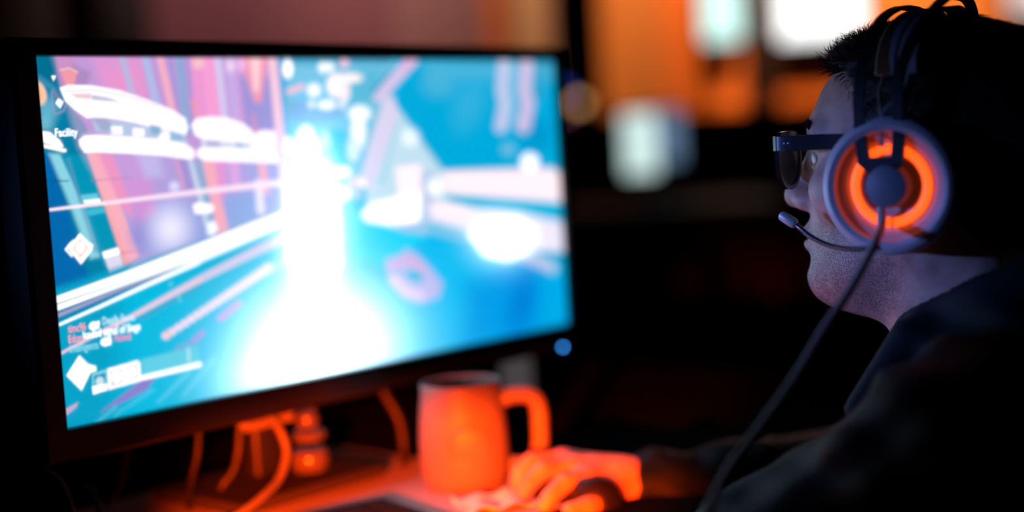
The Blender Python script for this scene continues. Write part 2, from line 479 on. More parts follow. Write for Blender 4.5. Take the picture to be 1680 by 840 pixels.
# power light
led = MB(DT); pL = ray_plane(917, 569, MC, NX)
uL = np.dot(pL - MC, DX)
led.lathe([(0, .0012), (.0018, .001), (.0022, 0), (.0022, -.002)], 16, T=frame((uL, -.0068, pL[2] - DESK_Z), (1, 0, 0), (0, 0, 1), (0, -1, 0)))
led.build('power_light', mat('blue_led', (.1, .3, .8), .3, emit=(.02, .20, .62), estr=11), mon)

# ---- the game picture, painted on a fine grid in the plane of the display
GX, GZ = 660, 306
gu = np.linspace(-.5, .5, GX + 1); gv = np.linspace(-.5, .5, GZ + 1)
UU, VV = np.meshgrid(gu, gv, indexing='ij')
W3 = MC + UU.reshape(-1, 1) * MW * DX + VV.reshape(-1, 1) * MH * ZV
q = W3 - CAM; dz = q @ _F
QX = (840 + FPX * (q @ _R) / dz).astype(np.float32); QY = (420 - FPX * (q @ _U) / dz).astype(np.float32)   # raster of the picture
IMG = np.zeros((len(QX), 3), np.float32)
def lin(c): return np.array(srgb(*c[:3]), np.float32) * (c[3] if len(c) > 3 else 1.0)
def sstep(d, s): t = np.clip(.5 - d / (2 * s), 0, 1); return t * t * (3 - 2 * t)
def put(m, c, a=1.0):
    m = (m * a)[:, None]; IMG[:] = IMG * (1 - m) + lin(c) * m
def addl(m, c, a=1.0): IMG[:] += (m * a)[:, None] * lin(c)
def poly(pts, c, s=1.5, a=1.0, c2=None, ax='y', lo=0, hi=1):
    pts = np.array(pts, np.float32); n = len(pts)
    d2 = np.full(len(QX), 1e9, np.float32); sgn = np.ones(len(QX), bool)
    for i in range(n):
        ax_, ay_ = pts[i]; bx_, by_ = pts[(i + 1) % n]
        ex, ey = bx_ - ax_, by_ - ay_
        h = np.clip(((QX - ax_) * ex + (QY - ay_) * ey) / (ex * ex + ey * ey + 1e-9), 0, 1)
        d2 = np.minimum(d2, (QX - ax_ - h * ex) ** 2 + (QY - ay_ - h * ey) ** 2)
        cr = (ay_ > QY) != (by_ > QY)
        xi = ax_ + (QY - ay_) * ex / (ey if abs(ey) > 1e-6 else 1e-6)
        sgn ^= cr & (QX < xi)
    d = np.sqrt(d2) * np.where(sgn, 1, -1)
    m = sstep(d, s) * a
    if c2 is not None:
        t = np.clip(((QY if ax == 'y' else QX) - lo) / (hi - lo), 0, 1)[:, None]
        col = lin(c) * (1 - t) + lin(c2) * t
        IMG[:] = IMG * (1 - m[:, None]) + col * m[:, None]
    else: put(m, c)
def line(pts, w0, w1, c, s=1.5, a=1.0):
    best = np.zeros(len(QX), np.float32); n = len(pts) - 1
    for i in range(n):
        (x0, y0), (x1, y1) = pts[i], pts[i + 1]
        ex, ey = x1 - x0, y1 - y0
        h = np.clip(((QX - x0) * ex + (QY - y0) * ey) / (ex * ex + ey * ey), 0, 1)
        d = np.hypot(QX - x0 - h * ex, QY - y0 - h * ey) - .5 * (w0 + (w1 - w0) * (i + h) / n)
        best = np.maximum(best, sstep(d, s))
    put(best, c, a)
def blob(cx, cy, rx, ry, c, a=1.0, ang=0, s=.15, add=False):
    t = math.radians(ang); x, y = QX - cx, QY - cy
    u, v_ = x * math.cos(t) + y * math.sin(t), -x * math.sin(t) + y * math.cos(t)
    m = sstep(np.hypot(u / rx, v_ / ry) - 1, s)
    (addl if add else put)(m, c, a)
WH = (255, 252, 250, 1.35); HOT = (245, 252, 255, 1.8); W1 = (250, 252, 255, 1.12); PK = (255, 232, 240, 1.15)
# base
t = np.clip((QX - 60) / 500, 0, 1)[:, None]
IMG[:] = lin((0, 118, 165)) * (1 - t) + lin((0, 182, 235)) * t
# left wall of the street: drums in purple and pink
poly([(84, 90), (455, 90), (478, 350), (190, 445), (168, 340), (128, 240), (100, 150)], (176, 128, 208), 4)
poly([(150, 90), (235, 90), (250, 170), (170, 150)], (226, 128, 200), 12, .8)
poly([(165, 120), (225, 110), (235, 165), (190, 150)], (244, 120, 186), 14, .7)
poly([(85, 90), (120, 90), (130, 140), (104, 150)], (190, 110, 170), 5, .8)
poly([(120, 105), (150, 120), (140, 145), (118, 145)], (135, 95, 165), 6, .9)
for (a, b, w_, c, al) in [((200, 92), (222, 172), 11, (132, 186, 228), .8), ((238, 92), (258, 176), 12, (130, 190, 235), .9),
                          ((262, 92), (284, 184), 12, (255, 168, 176), .95), ((278, 92), (292, 175), 9, (122, 122, 206), .8),
                          ((294, 92), (308, 215), 15, (40, 158, 205), .95), ((305, 92), (318, 200), 9, (140, 120, 205), .8),
                          ((322, 92), (330, 192), 20, (244, 128, 200), .9), ((342, 92), (352, 192), 26, (255, 140, 205), .95),
                          ((318, 165), (324, 196), 8, (250, 130, 150), .9), ((357, 92), (368, 190), 12, (205, 210, 250), .9),
                          ((378, 92), (388, 200), 18, (186, 160, 232), .9), ((392, 92), (398, 200), 7, (226, 130, 205), .8)]:
    line([a, b], w_, w_, c, 4, al)
poly([(392, 125), (450, 125), (458, 215), (404, 212)], (92, 120, 208), 7, .95)
poly([(392, 90), (440, 90), (428, 168), (418, 168)], (255, 132, 150), 6)
poly([(410, 95), (428, 95), (424, 150), (417, 150)], (255, 218, 205, 1.1), 5, .9)
blob(325, 104, 9, 9, (255, 205, 175), .9, s=.8); blob(378, 108, 7, 10, (255, 225, 245), .9, s=.8); blob(396, 106, 7, 10, (250, 190, 240), .9, s=.8)
line([(415, 190), (420, 215)], 7, 7, (230, 110, 160), 4, .7)
# far left
poly([(50, 85), (88, 85), (100, 150), (140, 205), (160, 250), (235, 455), (80, 470), (50, 300)], (0, 128, 168), 4)
poly([(50, 85), (90, 90), (92, 140), (60, 130)], (0, 108, 140), 5, .8)
line([(62, 128), (84, 142), (96, 160)], 12, 6, (70, 150, 190), 4, .6)
blob(78, 180, 16, 20, (110, 195, 220), .7, s=.8); blob(72, 205, 14, 14, (130, 205, 225), .6, s=.8)
blob(60, 152, 15, 22, (255, 205, 175), 1, ang=-25, s=.2); blob(58, 148, 8, 18, (255, 170, 120), .6, ang=-25, s=.5)
line([(85, 150), (86, 170), (90, 188), (104, 182), (108, 172)], 3, 3, (150, 150, 195), 1.5, .8)
line([(88, 148), (97, 165)], 4, 4, (150, 120, 160), 1.5, .8)
poly([(99, 114), (127, 118), (121, 142), (109, 142)], (250, 130, 118), 1.5); line([(99, 115), (113, 112), (127, 118)], 3, 3, (255, 190, 170), 1.2)
poly([(84, 124), (92, 124), (88, 133)], WH, 1); poly([(96, 161), (104, 167), (99, 178), (91, 169)], WH, 1)
poly([(64, 214), (82, 217), (98, 230), (104, 240), (100, 243), (66, 232)], WH, 1.8); line([(66, 238), (106, 247)], 6, 6, (255, 240, 232, 1.3), 1.3)
line([(66, 212), (86, 214), (104, 232)], 3, 2, (90, 130, 160), 1.5, .7)
poly([(62, 250), (84, 252), (150, 470), (84, 480)], (0, 104, 176), 5, .95)
poly([(80, 252), (100, 252), (150, 360), (172, 420), (148, 425), (118, 345)], (150, 225, 240), 5, .85)
poly([(98, 252), (150, 256), (210, 440), (170, 440), (140, 345)], (0, 150, 186), 3, .95)
line([(70, 296), (112, 297)], 2.5, 2.5, (0, 80, 120), 1.2, .7)
line([(112, 262), (132, 330), (158, 412)], 6, 7, (95, 150, 190), 2.5, .6)
poly([(132, 320), (160, 317), (162, 326), (135, 329)], (100, 205, 225), 1.5); poly([(136, 329), (164, 326), (165, 331), (139, 334)], WH, 1.2)
poly([(140, 344), (170, 340), (173, 349), (146, 354)], (60, 190, 215), 1.5)
poly([(168, 414), (194, 406), (204, 438), (180, 448)], (226, 222, 244), 2); poly([(168, 414), (194, 406), (197, 416), (171, 424)], WH, 1.5)
# first drum
poly([(142, 250), (315, 250), (345, 392), (222, 440)], (150, 140, 215), 3)
poly([(250, 330), (330, 330), (345, 392), (250, 420), (225, 400)], (58, 146, 222), 16, .9)
poly([(142, 250), (166, 250), (204, 352), (228, 420), (205, 438), (182, 370)], (255, 166, 168), 2.5)
poly([(160, 252), (186, 252), (215, 330), (218, 360), (200, 340)], (248, 120, 172), 6, .9)
poly([(186, 252), (240, 252), (252, 330), (222, 340)], (190, 132, 214), 10, .8); poly([(205, 295), (245, 292), (258, 350), (225, 370)], (205, 118, 205), 10, .8)
blob(232, 385, 18, 22, (70, 110, 205), .8, s=.9); poly([(222, 252), (262, 254), (268, 290), (240, 292)], (178, 186, 236), 10, .8)
line([(290, 264), (302, 305)], 7, 7, (222, 130, 180), 3, .8); line([(299, 262), (312, 310)], 10, 10, (82, 116, 196), 4, .8)
line([(150, 296), (215, 292)], 2.5, 2, (150, 90, 150), 1.2, .6); line([(198, 415), (235, 411)], 2.5, 2, (150, 90, 170), 1.2, .6)
blob(286, 306, 8, 8, (210, 220, 250, 1.1), 1, s=.7); blob(280, 375, 26, 30, (235, 240, 255, 1.2), .95, s=1.2)
poly([(98, 144), (112, 139), (150, 140), (196, 148), (240, 163), (282, 180), (304, 194), (309, 210), (304, 222), (290, 222), (262, 213), (222, 202), (190, 196), (165, 194), (142, 194), (122, 180), (107, 166)], WH, 1.8)
line([(104, 150), (150, 147), (200, 156), (260, 175)], 3, 3, (255, 222, 210, 1.0), 1.5, .8)
poly([(116, 154), (148, 153), (152, 163), (125, 161)], (226, 180, 180), 2, .8); poly([(150, 155), (178, 160), (200, 168), (152, 164)], (120, 160, 190), 2, .8)
poly([(150, 196), (200, 199), (262, 212), (302, 222), (312, 240), (200, 226), (158, 216)], (150, 205, 228), 3)
poly([(150, 193), (176, 194), (190, 214), (168, 216)], (96, 150, 190), 4, .8)
for (x_, y_) in ((192, 213), (228, 216), (270, 222)): poly([(x_ - 10, y_ - 6), (x_ + 9, y_ - 5), (x_ + 9, y_ + 8), (x_ - 10, y_ + 7)], WH, 2)
poly([(246, 204), (264, 208), (264, 222), (248, 220)], (20, 170, 205), 2); poly([(278, 214), (300, 220), (300, 236), (280, 232)], (50, 185, 215), 3, .9)
poly([(129, 230), (138, 222), (160, 221), (210, 224), (260, 228), (300, 234), (318, 245), (320, 258), (312, 262), (270, 256), (210, 252), (160, 250), (139, 251), (131, 240)], WH, 1.8)
line([(134, 240), (200, 242), (300, 252)], 1.8, 1.8, (255, 214, 200), 1.2, .7); line([(134, 222), (150, 216), (185, 216)], 4, 3, (170, 170, 205), 2, .7)
# second drum
poly([(330, 262), (462, 262), (475, 345), (360, 392)], (110, 150, 222), 3)
poly([(331, 262), (354, 262), (362, 320), (376, 380), (358, 392), (344, 320)], (255, 164, 168), 3); poly([(352, 262), (372, 262), (372, 320), (362, 330)], (238, 122, 205), 5, .9)
poly([(374, 262), (392, 262), (396, 310), (380, 315)], (240, 150, 226), 5, .8); poly([(395, 264), (412, 264), (410, 310), (398, 320)], (150, 140, 220), 5, .8)
poly([(372, 325), (430, 315), (425, 360), (378, 378)], (58, 160, 226), 9, .9)
poly([(422, 262), (437, 262), (442, 320), (430, 320)], (255, 160, 176), 4); poly([(438, 262), (458, 262), (460, 300), (444, 305)], (120, 140, 216), 4, .9)
line([(424, 300), (428, 345)], 12, 14, (240, 238, 252, 1.2), 4, .8)
poly([(309, 262), (316, 262), (350, 385), (340, 388)], (172, 226, 240), 2.5); poly([(320, 262), (329, 262), (354, 375), (346, 380)], (0, 168, 200), 2)
poly([(316, 336), (325, 332), (348, 335), (352, 343), (345, 350), (320, 351)], WH, 2); poly([(340, 366), (352, 362), (358, 376), (350, 388), (342, 384)], (240, 250, 252, 1.3), 2.5)
poly([(314, 205), (322, 194), (345, 191), (372, 193), (400, 203), (414, 215), (416, 232), (400, 237), (360, 232), (335, 230), (320, 222)], WH, 2)
poly([(330, 228), (410, 236), (415, 246), (330, 244)], (200, 220, 240, 1.1), 2.5); poly([(388, 232), (404, 238), (398, 246), (388, 242)], (70, 180, 215), 2.5)
poly([(340, 230), (362, 232), (360, 242), (338, 240)], (130, 165, 205), 2.5, .8)
poly([(322, 248), (330, 242), (400, 243), (462, 250), (462, 268), (400, 266), (336, 264), (324, 257)], WH, 2)
poly([(412, 222), (430, 214), (458, 216), (476, 228), (478, 258), (440, 264), (412, 256)], (255, 246, 246, 1.4), 3); line([(428, 248), (458, 244)], 5, 3, (150, 190, 225), 2, .8)
line([(446, 92), (456, 190), (472, 345)], 13, 15, (255, 205, 212, 1.05), 3)
# rails
line([(75, 345), (200, 330), (330, 314), (470, 299)], 4.5, 11, PK, 1.5, .92)
poly([(86, 474), (480, 345), (480, 640), (100, 720)], (0, 162, 200), 8)
poly([(200, 470), (480, 360), (480, 660), (200, 700)], (0, 190, 230), 40, .9)
poly([(86, 500), (300, 425), (330, 425), (90, 530)], (0, 128, 178), 3, .9)
poly([(85, 489), (200, 448), (330, 398), (420, 362), (490, 338), (490, 372), (420, 390), (330, 424), (200, 470), (88, 512)], WH, 2)
line([(87, 501), (160, 476), (230, 452)], 3, 1.5, (90, 130, 165), 1.2, .8); line([(90, 506), (200, 466), (300, 430), (380, 398)], 1.5, 2, (160, 195, 205), 1.0, .7)
line([(90, 520), (200, 474), (280, 444)], 6, 3, (176, 166, 205), 2, .9)
line([(92, 535), (160, 505), (240, 468), (330, 428), (420, 392), (475, 370)], 4.5, 10, (236, 250, 255, 1.3), 1.3)
line([(330, 432), (400, 402), (470, 372)], 4, 7, (0, 190, 235), 2, .9)
line([(96, 582), (150, 553), (215, 520), (280, 484), (340, 452), (420, 412), (478, 385)], 4, 17, (216, 205, 235), 2, .95)
line([(96, 582), (150, 553), (215, 520), (280, 484), (330, 458)], 3, 4, (255, 205, 215), 1.5, .9)
poly([(228, 520), (330, 465), (330, 472), (232, 528)], (70, 165, 205), 2, .7)
for k in range(17):
    t_ = k / 16; x_ = 272 + (440 - 272) * t_; y_ = 551 + (440 - 551) * t_
    blob(x_, y_, 7 + 2.2 * t_, 6 + 2 * t_, (238, 218, 240, 1.05), .95, s=.35)
blob(275, 549, 6, 6, (255, 190, 200), .6, s=.9)
line([(362, 522), (392, 498)], 11, 11, (188, 150, 238), 3.5); line([(318, 560), (332, 546)], 10, 9, (170, 145, 230), 4, .9); line([(292, 572), (318, 560)], 8, 8, (130, 165, 220), 5, .8)
line([(450, 440), (470, 425)], 12, 14, (170, 200, 245), 6, .5)
poly([(165, 676), (232, 624), (262, 610), (240, 640), (205, 658)], (150, 120, 205), 3, .9)
for (a, b, w_) in (((205, 670), (250, 640), 5), ((260, 660), (310, 610), 9), ((300, 650), (350, 590), 10), ((188, 683), (200, 672), 4), ((150, 700), (190, 668), 6)):
    line([a, b], w_ * .5, w_, (110, 220, 242), 4, .45)
poly([(104, 673), (128, 660), (126, 668), (106, 684)], (225, 180, 215), 2, .8)
# middle: tower of light and glow on the floor
poly([(470, 95), (650, 95), (640, 200), (600, 300), (470, 300)], (116, 196, 226), 6)
poly([(470, 95), (645, 95), (640, 106), (470, 106)], (40, 150, 190), 5, .7)
poly([(472, 165), (560, 165), (560, 188), (520, 205), (474, 196)], (122, 166, 200), 8, .9); poly([(560, 120), (625, 112), (620, 165), (570, 180)], (86, 186, 220), 10, .9)
line([(474, 150), (496, 142)], 9, 9, (255, 190, 200), 2.5)
for (x_, y_, rx, ry, c) in ((472, 113, 8, 15, (255, 240, 248, 1.5)), (530, 111, 8, 9, W1), (542, 110, 6, 8, W1), (515, 148, 11, 11, W1), (552, 140, 16, 20, (255, 238, 236, 1.15)), (566, 150, 8, 18, (255, 235, 236, 1.05)), (575, 128, 20, 8, (255, 240, 240, 1.1)), (565, 104, 8, 8, (240, 200, 225)), (511, 171, 6, 7, (230, 245, 252)), (536, 172, 15, 8, W1), (561, 171, 6, 8, (230, 240, 252)),
                            (590, 186, 18, 13, W1), (588, 215, 12, 30, W1), (580, 245, 10, 20, (215, 240, 250)), (502, 232, 15, 24, HOT), (533, 232, 9, 16, (200, 225, 245)), (474, 240, 10, 14, WH)):
    blob(x_, y_, rx, ry, c, 1, s=.3)
poly([(541, 212), (568, 214), (568, 272), (546, 276)], (0, 186, 232), 3)
poly([(470, 262), (540, 262), (560, 330), (600, 372), (560, 420), (470, 420)], (226, 246, 255, 1.2), 14)
poly([(483, 240), (502, 208), (522, 235), (528, 300), (548, 330), (560, 372), (570, 400), (566, 432), (545, 452), (486, 452), (472, 420), (474, 350), (478, 300)], HOT, 6)
blob(555, 282, 20, 9, WH, 1, s=.3); blob(560, 318, 14, 12, HOT, 1, s=.4); blob(598, 298, 12, 9, (255, 244, 246, 1.6), 1, s=.3); blob(583, 300, 12, 10, (246, 205, 228), .9, s=.5); blob(585, 318, 9, 9, (200, 205, 240), .8, s=.5)
# right: beams and blue sky
poly([(560, 330), (640, 330), (700, 380), (925, 470), (940, 560), (560, 660)], (0, 190, 244), 8)
poly([(560, 340), (640, 372), (700, 385), (640, 440), (560, 420)], (0, 214, 252), 10)
poly([(640, 170), (690, 90), (915, 90), (935, 285), (720, 285), (655, 190)], (0, 172, 222), 5)
poly([(690, 92), (915, 92), (915, 130), (700, 130)], (80, 184, 222), 16, .8); blob(720, 140, 24, 18, (90, 186, 222), .6, s=.9); blob(770, 170, 22, 40, (70, 184, 224), .5, s=.9, ang=20); blob(880, 220, 20, 26, (0, 140, 200), .7, s=.9)
line([(680, 97), (905, 104)], 8, 8, (0, 140, 180), 4, .6)
poly([(640, 160), (658, 185), (726, 280), (740, 330), (700, 350), (600, 350), (604, 270)], (196, 226, 242), 4)
poly([(630, 160), (645, 158), (655, 190), (628, 262), (608, 320), (592, 290), (605, 240)], (222, 214, 242), 4)
line([(655, 196), (634, 268), (626, 300)], 3, 6, (120, 210, 226), 3, .8)
line([(621, 158), (676, 99)], 19, 19, (218, 200, 236), 3); line([(662, 112), (676, 99)], 13, 13, (238, 180, 222), 4, .8); line([(612, 152), (640, 118)], 6, 6, (0, 150, 196), 3, .8)
poly([(650, 275), (690, 270), (694, 330), (656, 330)], (255, 228, 238, 1.25), 6); blob(673, 226, 13, 14, (230, 244, 252, 1.2), .9, s=.6)
poly([(608, 335), (690, 315), (690, 362), (650, 372), (605, 362)], (255, 244, 246, 1.6), 6); blob(612, 352, 18, 12, WH, 1, s=.4); poly([(640, 365), (700, 368), (700, 384), (660, 380)], (190, 205, 240), 6, .8)
poly([(690, 285), (712, 280), (720, 360), (692, 372)], (190, 208, 240), 4)
poly([(724, 281), (905, 276), (920, 284), (924, 332), (850, 326), (736, 318)], (255, 232, 238, 1.15), 4)
line([(732, 326), (800, 333), (930, 348)], 5, 16, (0, 186, 222), 3)
poly([(706, 334), (770, 340), (850, 348), (930, 366), (932, 414), (870, 412), (800, 395), (706, 362)], (232, 226, 246, 1.1), 4); blob(740, 345, 32, 12, (255, 232, 238, 1.2), .9, s=.6, ang=8)
line([(700, 366), (765, 380)], 6, 6, (110, 205, 232), 3, .9); line([(700, 376), (770, 392)], 10, 12, (150, 210, 238), 5, .8)
line([(862, 420), (935, 425)], 14, 20, (0, 172, 216), 4)
line([(840, 412), (905, 440)], 20, 17, (214, 216, 240), 4)
poly([(770, 385), (800, 362), (850, 358), (880, 380), (870, 412), (835, 428), (795, 418)], HOT, 6)
blob(868, 400, 16, 12, (228, 240, 252, 1.2), .9, s=.5)
for cx_, w_, c in ((825, 20, (204, 206, 242)), (862, 21, (218, 196, 232))):
    line([(cx_ + 2, 104), (cx_ - 1, 150), (cx_ + 4, 170), (cx_ - 3, 208)], w_, w_, c, 4, .95)
line([(843, 108), (841, 205)], 10, 8, (130, 204, 232), 4, .8); line([(887, 110), (884, 160)], 10, 8, (70, 150, 185), 5, .7)
blob(834, 245, 11, 9, (120, 190, 228), .95, s=.4); blob(869, 266, 14, 14, (250, 246, 255, 1.5), 1, s=.15); blob(715, 307, 14, 15, W1, 1, s=.15)
poly([(760, 470), (850, 430), (925, 470), (935, 545), (760, 570)], (0, 150, 232), 30, .8); blob(858, 495, 22, 50, (0, 126, 218), .8, s=.9, ang=15); blob(905, 505, 20, 45, (0, 176, 232), .8, s=.9)
blob(700, 500, 50, 50, (0, 196, 250), .6, s=.9)
# pink swirl on the floor
poly([(632, 425), (655, 418), (668, 408), (685, 418), (706, 440), (726, 465), (720, 488), (690, 498), (662, 488), (640, 465)], (190, 188, 238), 5)
line([(640, 438), (672, 426), (692, 440)], 10, 12, (222, 176, 226), 5, .9); line([(645, 458), (668, 480), (690, 486)], 12, 12, (238, 206, 240), 5, .9)
blob(680, 453, 15, 9, (0, 186, 228), 1, s=.4, ang=20); blob(653, 446, 7, 4, (80, 190, 228), .8, s=.5, ang=25)
# big glow
def glow(cx, cy, rx, ry, ang, st, c=(225, 246, 255), p=2.0):
    t = math.radians(ang); x, y = QX - cx, QY - cy
    u, v_ = x * math.cos(t) + y * math.sin(t), -x * math.sin(t) + y * math.cos(t)
    addl(np.exp(-(np.hypot(u / rx, v_ / ry)) ** p), c, st)
glow(520, 585, 118, 105, -8, 1.3, (190, 240, 255))
glow(528, 572, 98, 88, -8, 2.6, (235, 250, 255))
glow(470, 610, 90, 45, -14, 1.2, (210, 245, 255))
glow(515, 400, 40, 90, 0, 2.4, (235, 248, 255))
glow(515, 330, 80, 130, 0, .5, (170, 225, 255))
glow(820, 392, 40, 34, 0, 1.2)
glow(515, 330, 36, 95, 0, 5.0, (60, 130, 255))  # extra blue added so the screen throws more light on the face
poly([(84, 85), (458, 85), (474, 345), (250, 425), (215, 440), (160, 300), (128, 240), (104, 150)], (238, 200, 240), 8, .30)
# heads-up display
poly([(131, 382), (145, 397), (153, 402), (150, 412), (133, 434), (112, 408)], WH, 1)
line([(131, 394), (143, 406), (132, 421), (121, 407), (131, 394)], 3, 3, (250, 190, 165), 1.2)
blob(131.5, 406, 6.5, 9, WH, 1, s=.15)
line([(117, 398), (108, 409), (118, 420)], 3, 3, WH, 1); line([(121, 394), (113, 402)], 2, 2, WH, 1)
poly([(130, 583), (144, 597), (157, 601), (158, 608), (148, 612), (134, 641), (109, 616)], WH, 1.2); poly([(150, 603), (157, 601), (158, 609), (151, 610)], (240, 250, 210, 1.4), 1)
poly([(151, 613), (175, 606), (176, 640), (153, 647)], (140, 225, 240), 1); poly([(154, 616), (173, 611), (174, 630), (155, 634)], (0, 150, 185), 1); blob(164, 626, 7, 8, (205, 232, 242), 1, s=.25); poly([(151, 634), (176, 629), (176, 640), (153, 647)], WH, 1)
poly([(176, 605), (226, 591), (230, 595), (232, 625), (178, 640)], (250, 246, 255, 1.25), 1); poly([(181, 609), (199, 605), (200, 629), (183, 633)], (205, 200, 236), 1); blob(191, 618, 7.5, 11, WH, 1, s=.2); line([(207, 603), (224, 599), (225, 619)], 2.5, 2.5, (210, 206, 236), 1); line([(208, 623), (224, 619)], 2, 2, (205, 202, 236), 1)
poly([(232, 590), (290, 575), (326, 567), (328, 596), (234, 618)], (120, 220, 236), 3, .65); line([(309, 572), (310, 592)], 5, 5, (190, 240, 248), 1.5, .8)
line([(234, 620), (327, 598)], 8, 8, WH, 1.2)
blob(154, 535, 8, 7, WH, 1, s=.15, ang=-15); line([(157, 531), (162, 528), (161, 538)], 3, 3, WH, 1); blob(173, 561, 8, 7, WH, 1, s=.15, ang=-15); line([(176, 557), (181, 555), (181, 565)], 3, 3, WH, 1)
for (x_, y_) in ((280, 466), (295, 492), (293, 485)): blob(x_, y_, 3, 4, (120, 215, 240), .7, s=.5)

verts = W3; ii = np.arange((GX + 1) * (GZ + 1)).reshape(GX + 1, GZ + 1)
quads = np.stack([ii[:-1, :-1], ii[1:, :-1], ii[1:, 1:], ii[:-1, 1:]], -1).reshape(-1, 4)
m = bpy.data.materials.new('display_picture'); m.use_nodes = True
nt = m.node_tree; b = nt.nodes['Principled BSDF']; b.inputs['Base Color'].default_value = (.005, .005, .006, 1); b.inputs['Roughness'].default_value = .35
at = nt.nodes.new('ShaderNodeAttribute'); at.attribute_name = 'picture'
nt.links.new(at.outputs['Color'], b.inputs['Emission Color']); b.inputs['Emission Strength'].default_value = 1.0
scr = mesh_obj('screen', verts, quads, m, mon, smooth=False)
ca = scr.data.attributes.new('picture', 'FLOAT_COLOR', 'POINT')
ca.data.foreach_set('color', np.concatenate([np.maximum(IMG, 0), np.ones((len(IMG), 1), np.float32)], 1).astype(np.float32).ravel())

# captions shown on the display
def caption(text, px, py, width_px, color, strength):
    cu = bpy.data.curves.new('caption', 'FONT'); cu.body = text; cu.size = 1.0; cu.extrude = 0; cu.offset = .012
    to = bpy.data.objects.new('caption_tmp', cu); COL.objects.link(to)
    bpy.context.view_layer.update()
    me = bpy.data.meshes.new_from_object(to.evaluated_get(bpy.context.evaluated_depsgraph_get()))
    bpy.data.objects.remove(to, do_unlink=True)
    co = np.array([v.co[:] for v in me.vertices]); fc = [tuple(p.vertices) for p in me.polygons]
    a = ray_plane(px, py, MC + NX * .0006, NX); b_ = ray_plane(px + width_px, py - width_px * .215, MC + NX * .0006, NX)
    wd = np.dot(b_ - a, DX); sc_ = wd / (co[:, 0].max() - co[:, 0].min())
    sz = max(sc_, .0085)
    x_ = (co[:, 0] - co[:, 0].min()) * sc_; z_ = co[:, 1] * .0098
    vv = a + x_[:, None] * DX + z_[:, None] * ZV
    return mesh_obj('caption', vv, fc, mat('caption_' + str(color), (.1, .1, .1), .5, emit=srgb(*color), estr=strength), scr, smooth=False)
caption('Facility', 91, 224, 36, (255, 255, 255), 1.6)
caption('timc96', 112, 546, 29, (255, 150, 165), 1.25)
caption('Edon', 113, 563, 22, (255, 150, 165), 1.25)
caption('loaded signal of Siege', 137, 556, 93, (255, 255, 255), 1.6)
caption('Deadly Fauna', 169, 533, 52, (205, 245, 255), 1.1)
caption('Intelligents', 115, 579, 47, (150, 230, 245), 1.0)
caption('Nowel', 189, 561, 26, (255, 135, 180), 1.1)

# ================================================================== DESK THINGS
# mug
mp = desk_pt(766, 800) + ZV * .0034
M_mug = mat('white_ceramic', (.20, .185, .18), .5, noise=.04, nscale=30)
mug = empty('mug', mp, 0, 'pale barrel-shaped mug with a round boss and square handle on the desk', 'mug')
depth_m = np.dot(mp - CAM, _F); sc_m = depth_m / FPX
hm = 172 * sc_m; rm = 74 * sc_m
prof = [(0, .0), (rm * .84, 0), (rm * .92, .004), (rm * .985, hm * .12), (rm * 1.0, hm * .3), (rm * .985, hm * .5), (rm * .94, hm * .72), (rm * .885, hm * .92), (rm * .89, hm * .985),
        (rm * .87, hm), (rm * .83, hm * .985), (rm * .84, hm * .9), (rm * .9, hm * .6), (rm * .92, hm * .2), (rm * .7, hm * .06), (0, hm * .05)]
TM = frame(mp, (1, 0, 0), (0, 1, 0), (0, 0, 1))
MB(TM).lathe(prof, 56).build('cup_body', M_mug, mug)
tc_ = (CAM - mp) * np.array([1, 1, 0]); tc_ /= np.linalg.norm(tc_)       # side with the boss
sd_ = np.cross(ZV, tc_)
bo = mp + tc_ * (rm * .955) + sd_ * (.0035) + ZV * (hm * .47)
MB().lathe([(0, .0030), (.014, .0028), (.0165, .0018), (.0175, .0004), (.0185, .0004), (.0195, .0012), (.0205, .0006), (.021, -.004)], 32, T=frame(bo, sd_, ZV, tc_)).build('round_boss', M_mug, mug)
hp = [(.86, .80), (1.12, .83), (1.4, .83), (1.62, .78), (1.7, .66), (1.70, .5), (1.68, .34), (1.58, .2), (1.35, .15), (.98, .16)]
hd = sd_ * 1.0
MB().tube(bez([mp + hd * rm * a + ZV * hm * b_ for a, b_ in hp], 5), .0095, 12, flat=(1.0, 1.0)).build('handle', M_mug, mug)
MB(TM).lathe([(0, hm * .62), (rm * .89, hm * .62)], 32).build('coffee', mat('dark_coffee', (.02, .008, .004), .08), mug)

# keyboard: its far right corner shows at the lower edge; it lies a little askew on the mat
kc = desk_pt(630, 834) + ZV * .0034
KA = math.radians(35)
KW, KD = .43, .15
kx, ky = np.array([math.cos(KA), math.sin(KA), 0]), np.array([-math.sin(KA), math.cos(KA), 0])
ko_ = kc - kx * KW / 2 - ky * KD / 2
kb = empty('keyboard', ko_, KA, 'black keyboard whose far corner shows below the monitor', 'keyboard')
KT = frame(ko_, kx, ky, ZV)
M_key = mat('black_keycap', (.010, .010, .011), .85, spec=.1, noise=.1, nscale=90)
MB(KT).box((0, 0, .004), (KW, KD, .008), .003).build('case', M_key, kb)
km = None
for r_i in range(5):
    for c_i in range(15):
        if km is None:
            ko = MB(KT).box((0, 0, .0015), (.0225, .0225, .003), .001).build('key', M_key, kb); km = ko
        else:
            ko = bpy.data.objects.new('key', km.data); COL.objects.link(ko); ko.parent = kb
        ko.location = (-KW / 2 + .022 + c_i * .0276, KD / 2 - .030 - r_i * .0245, .0080)

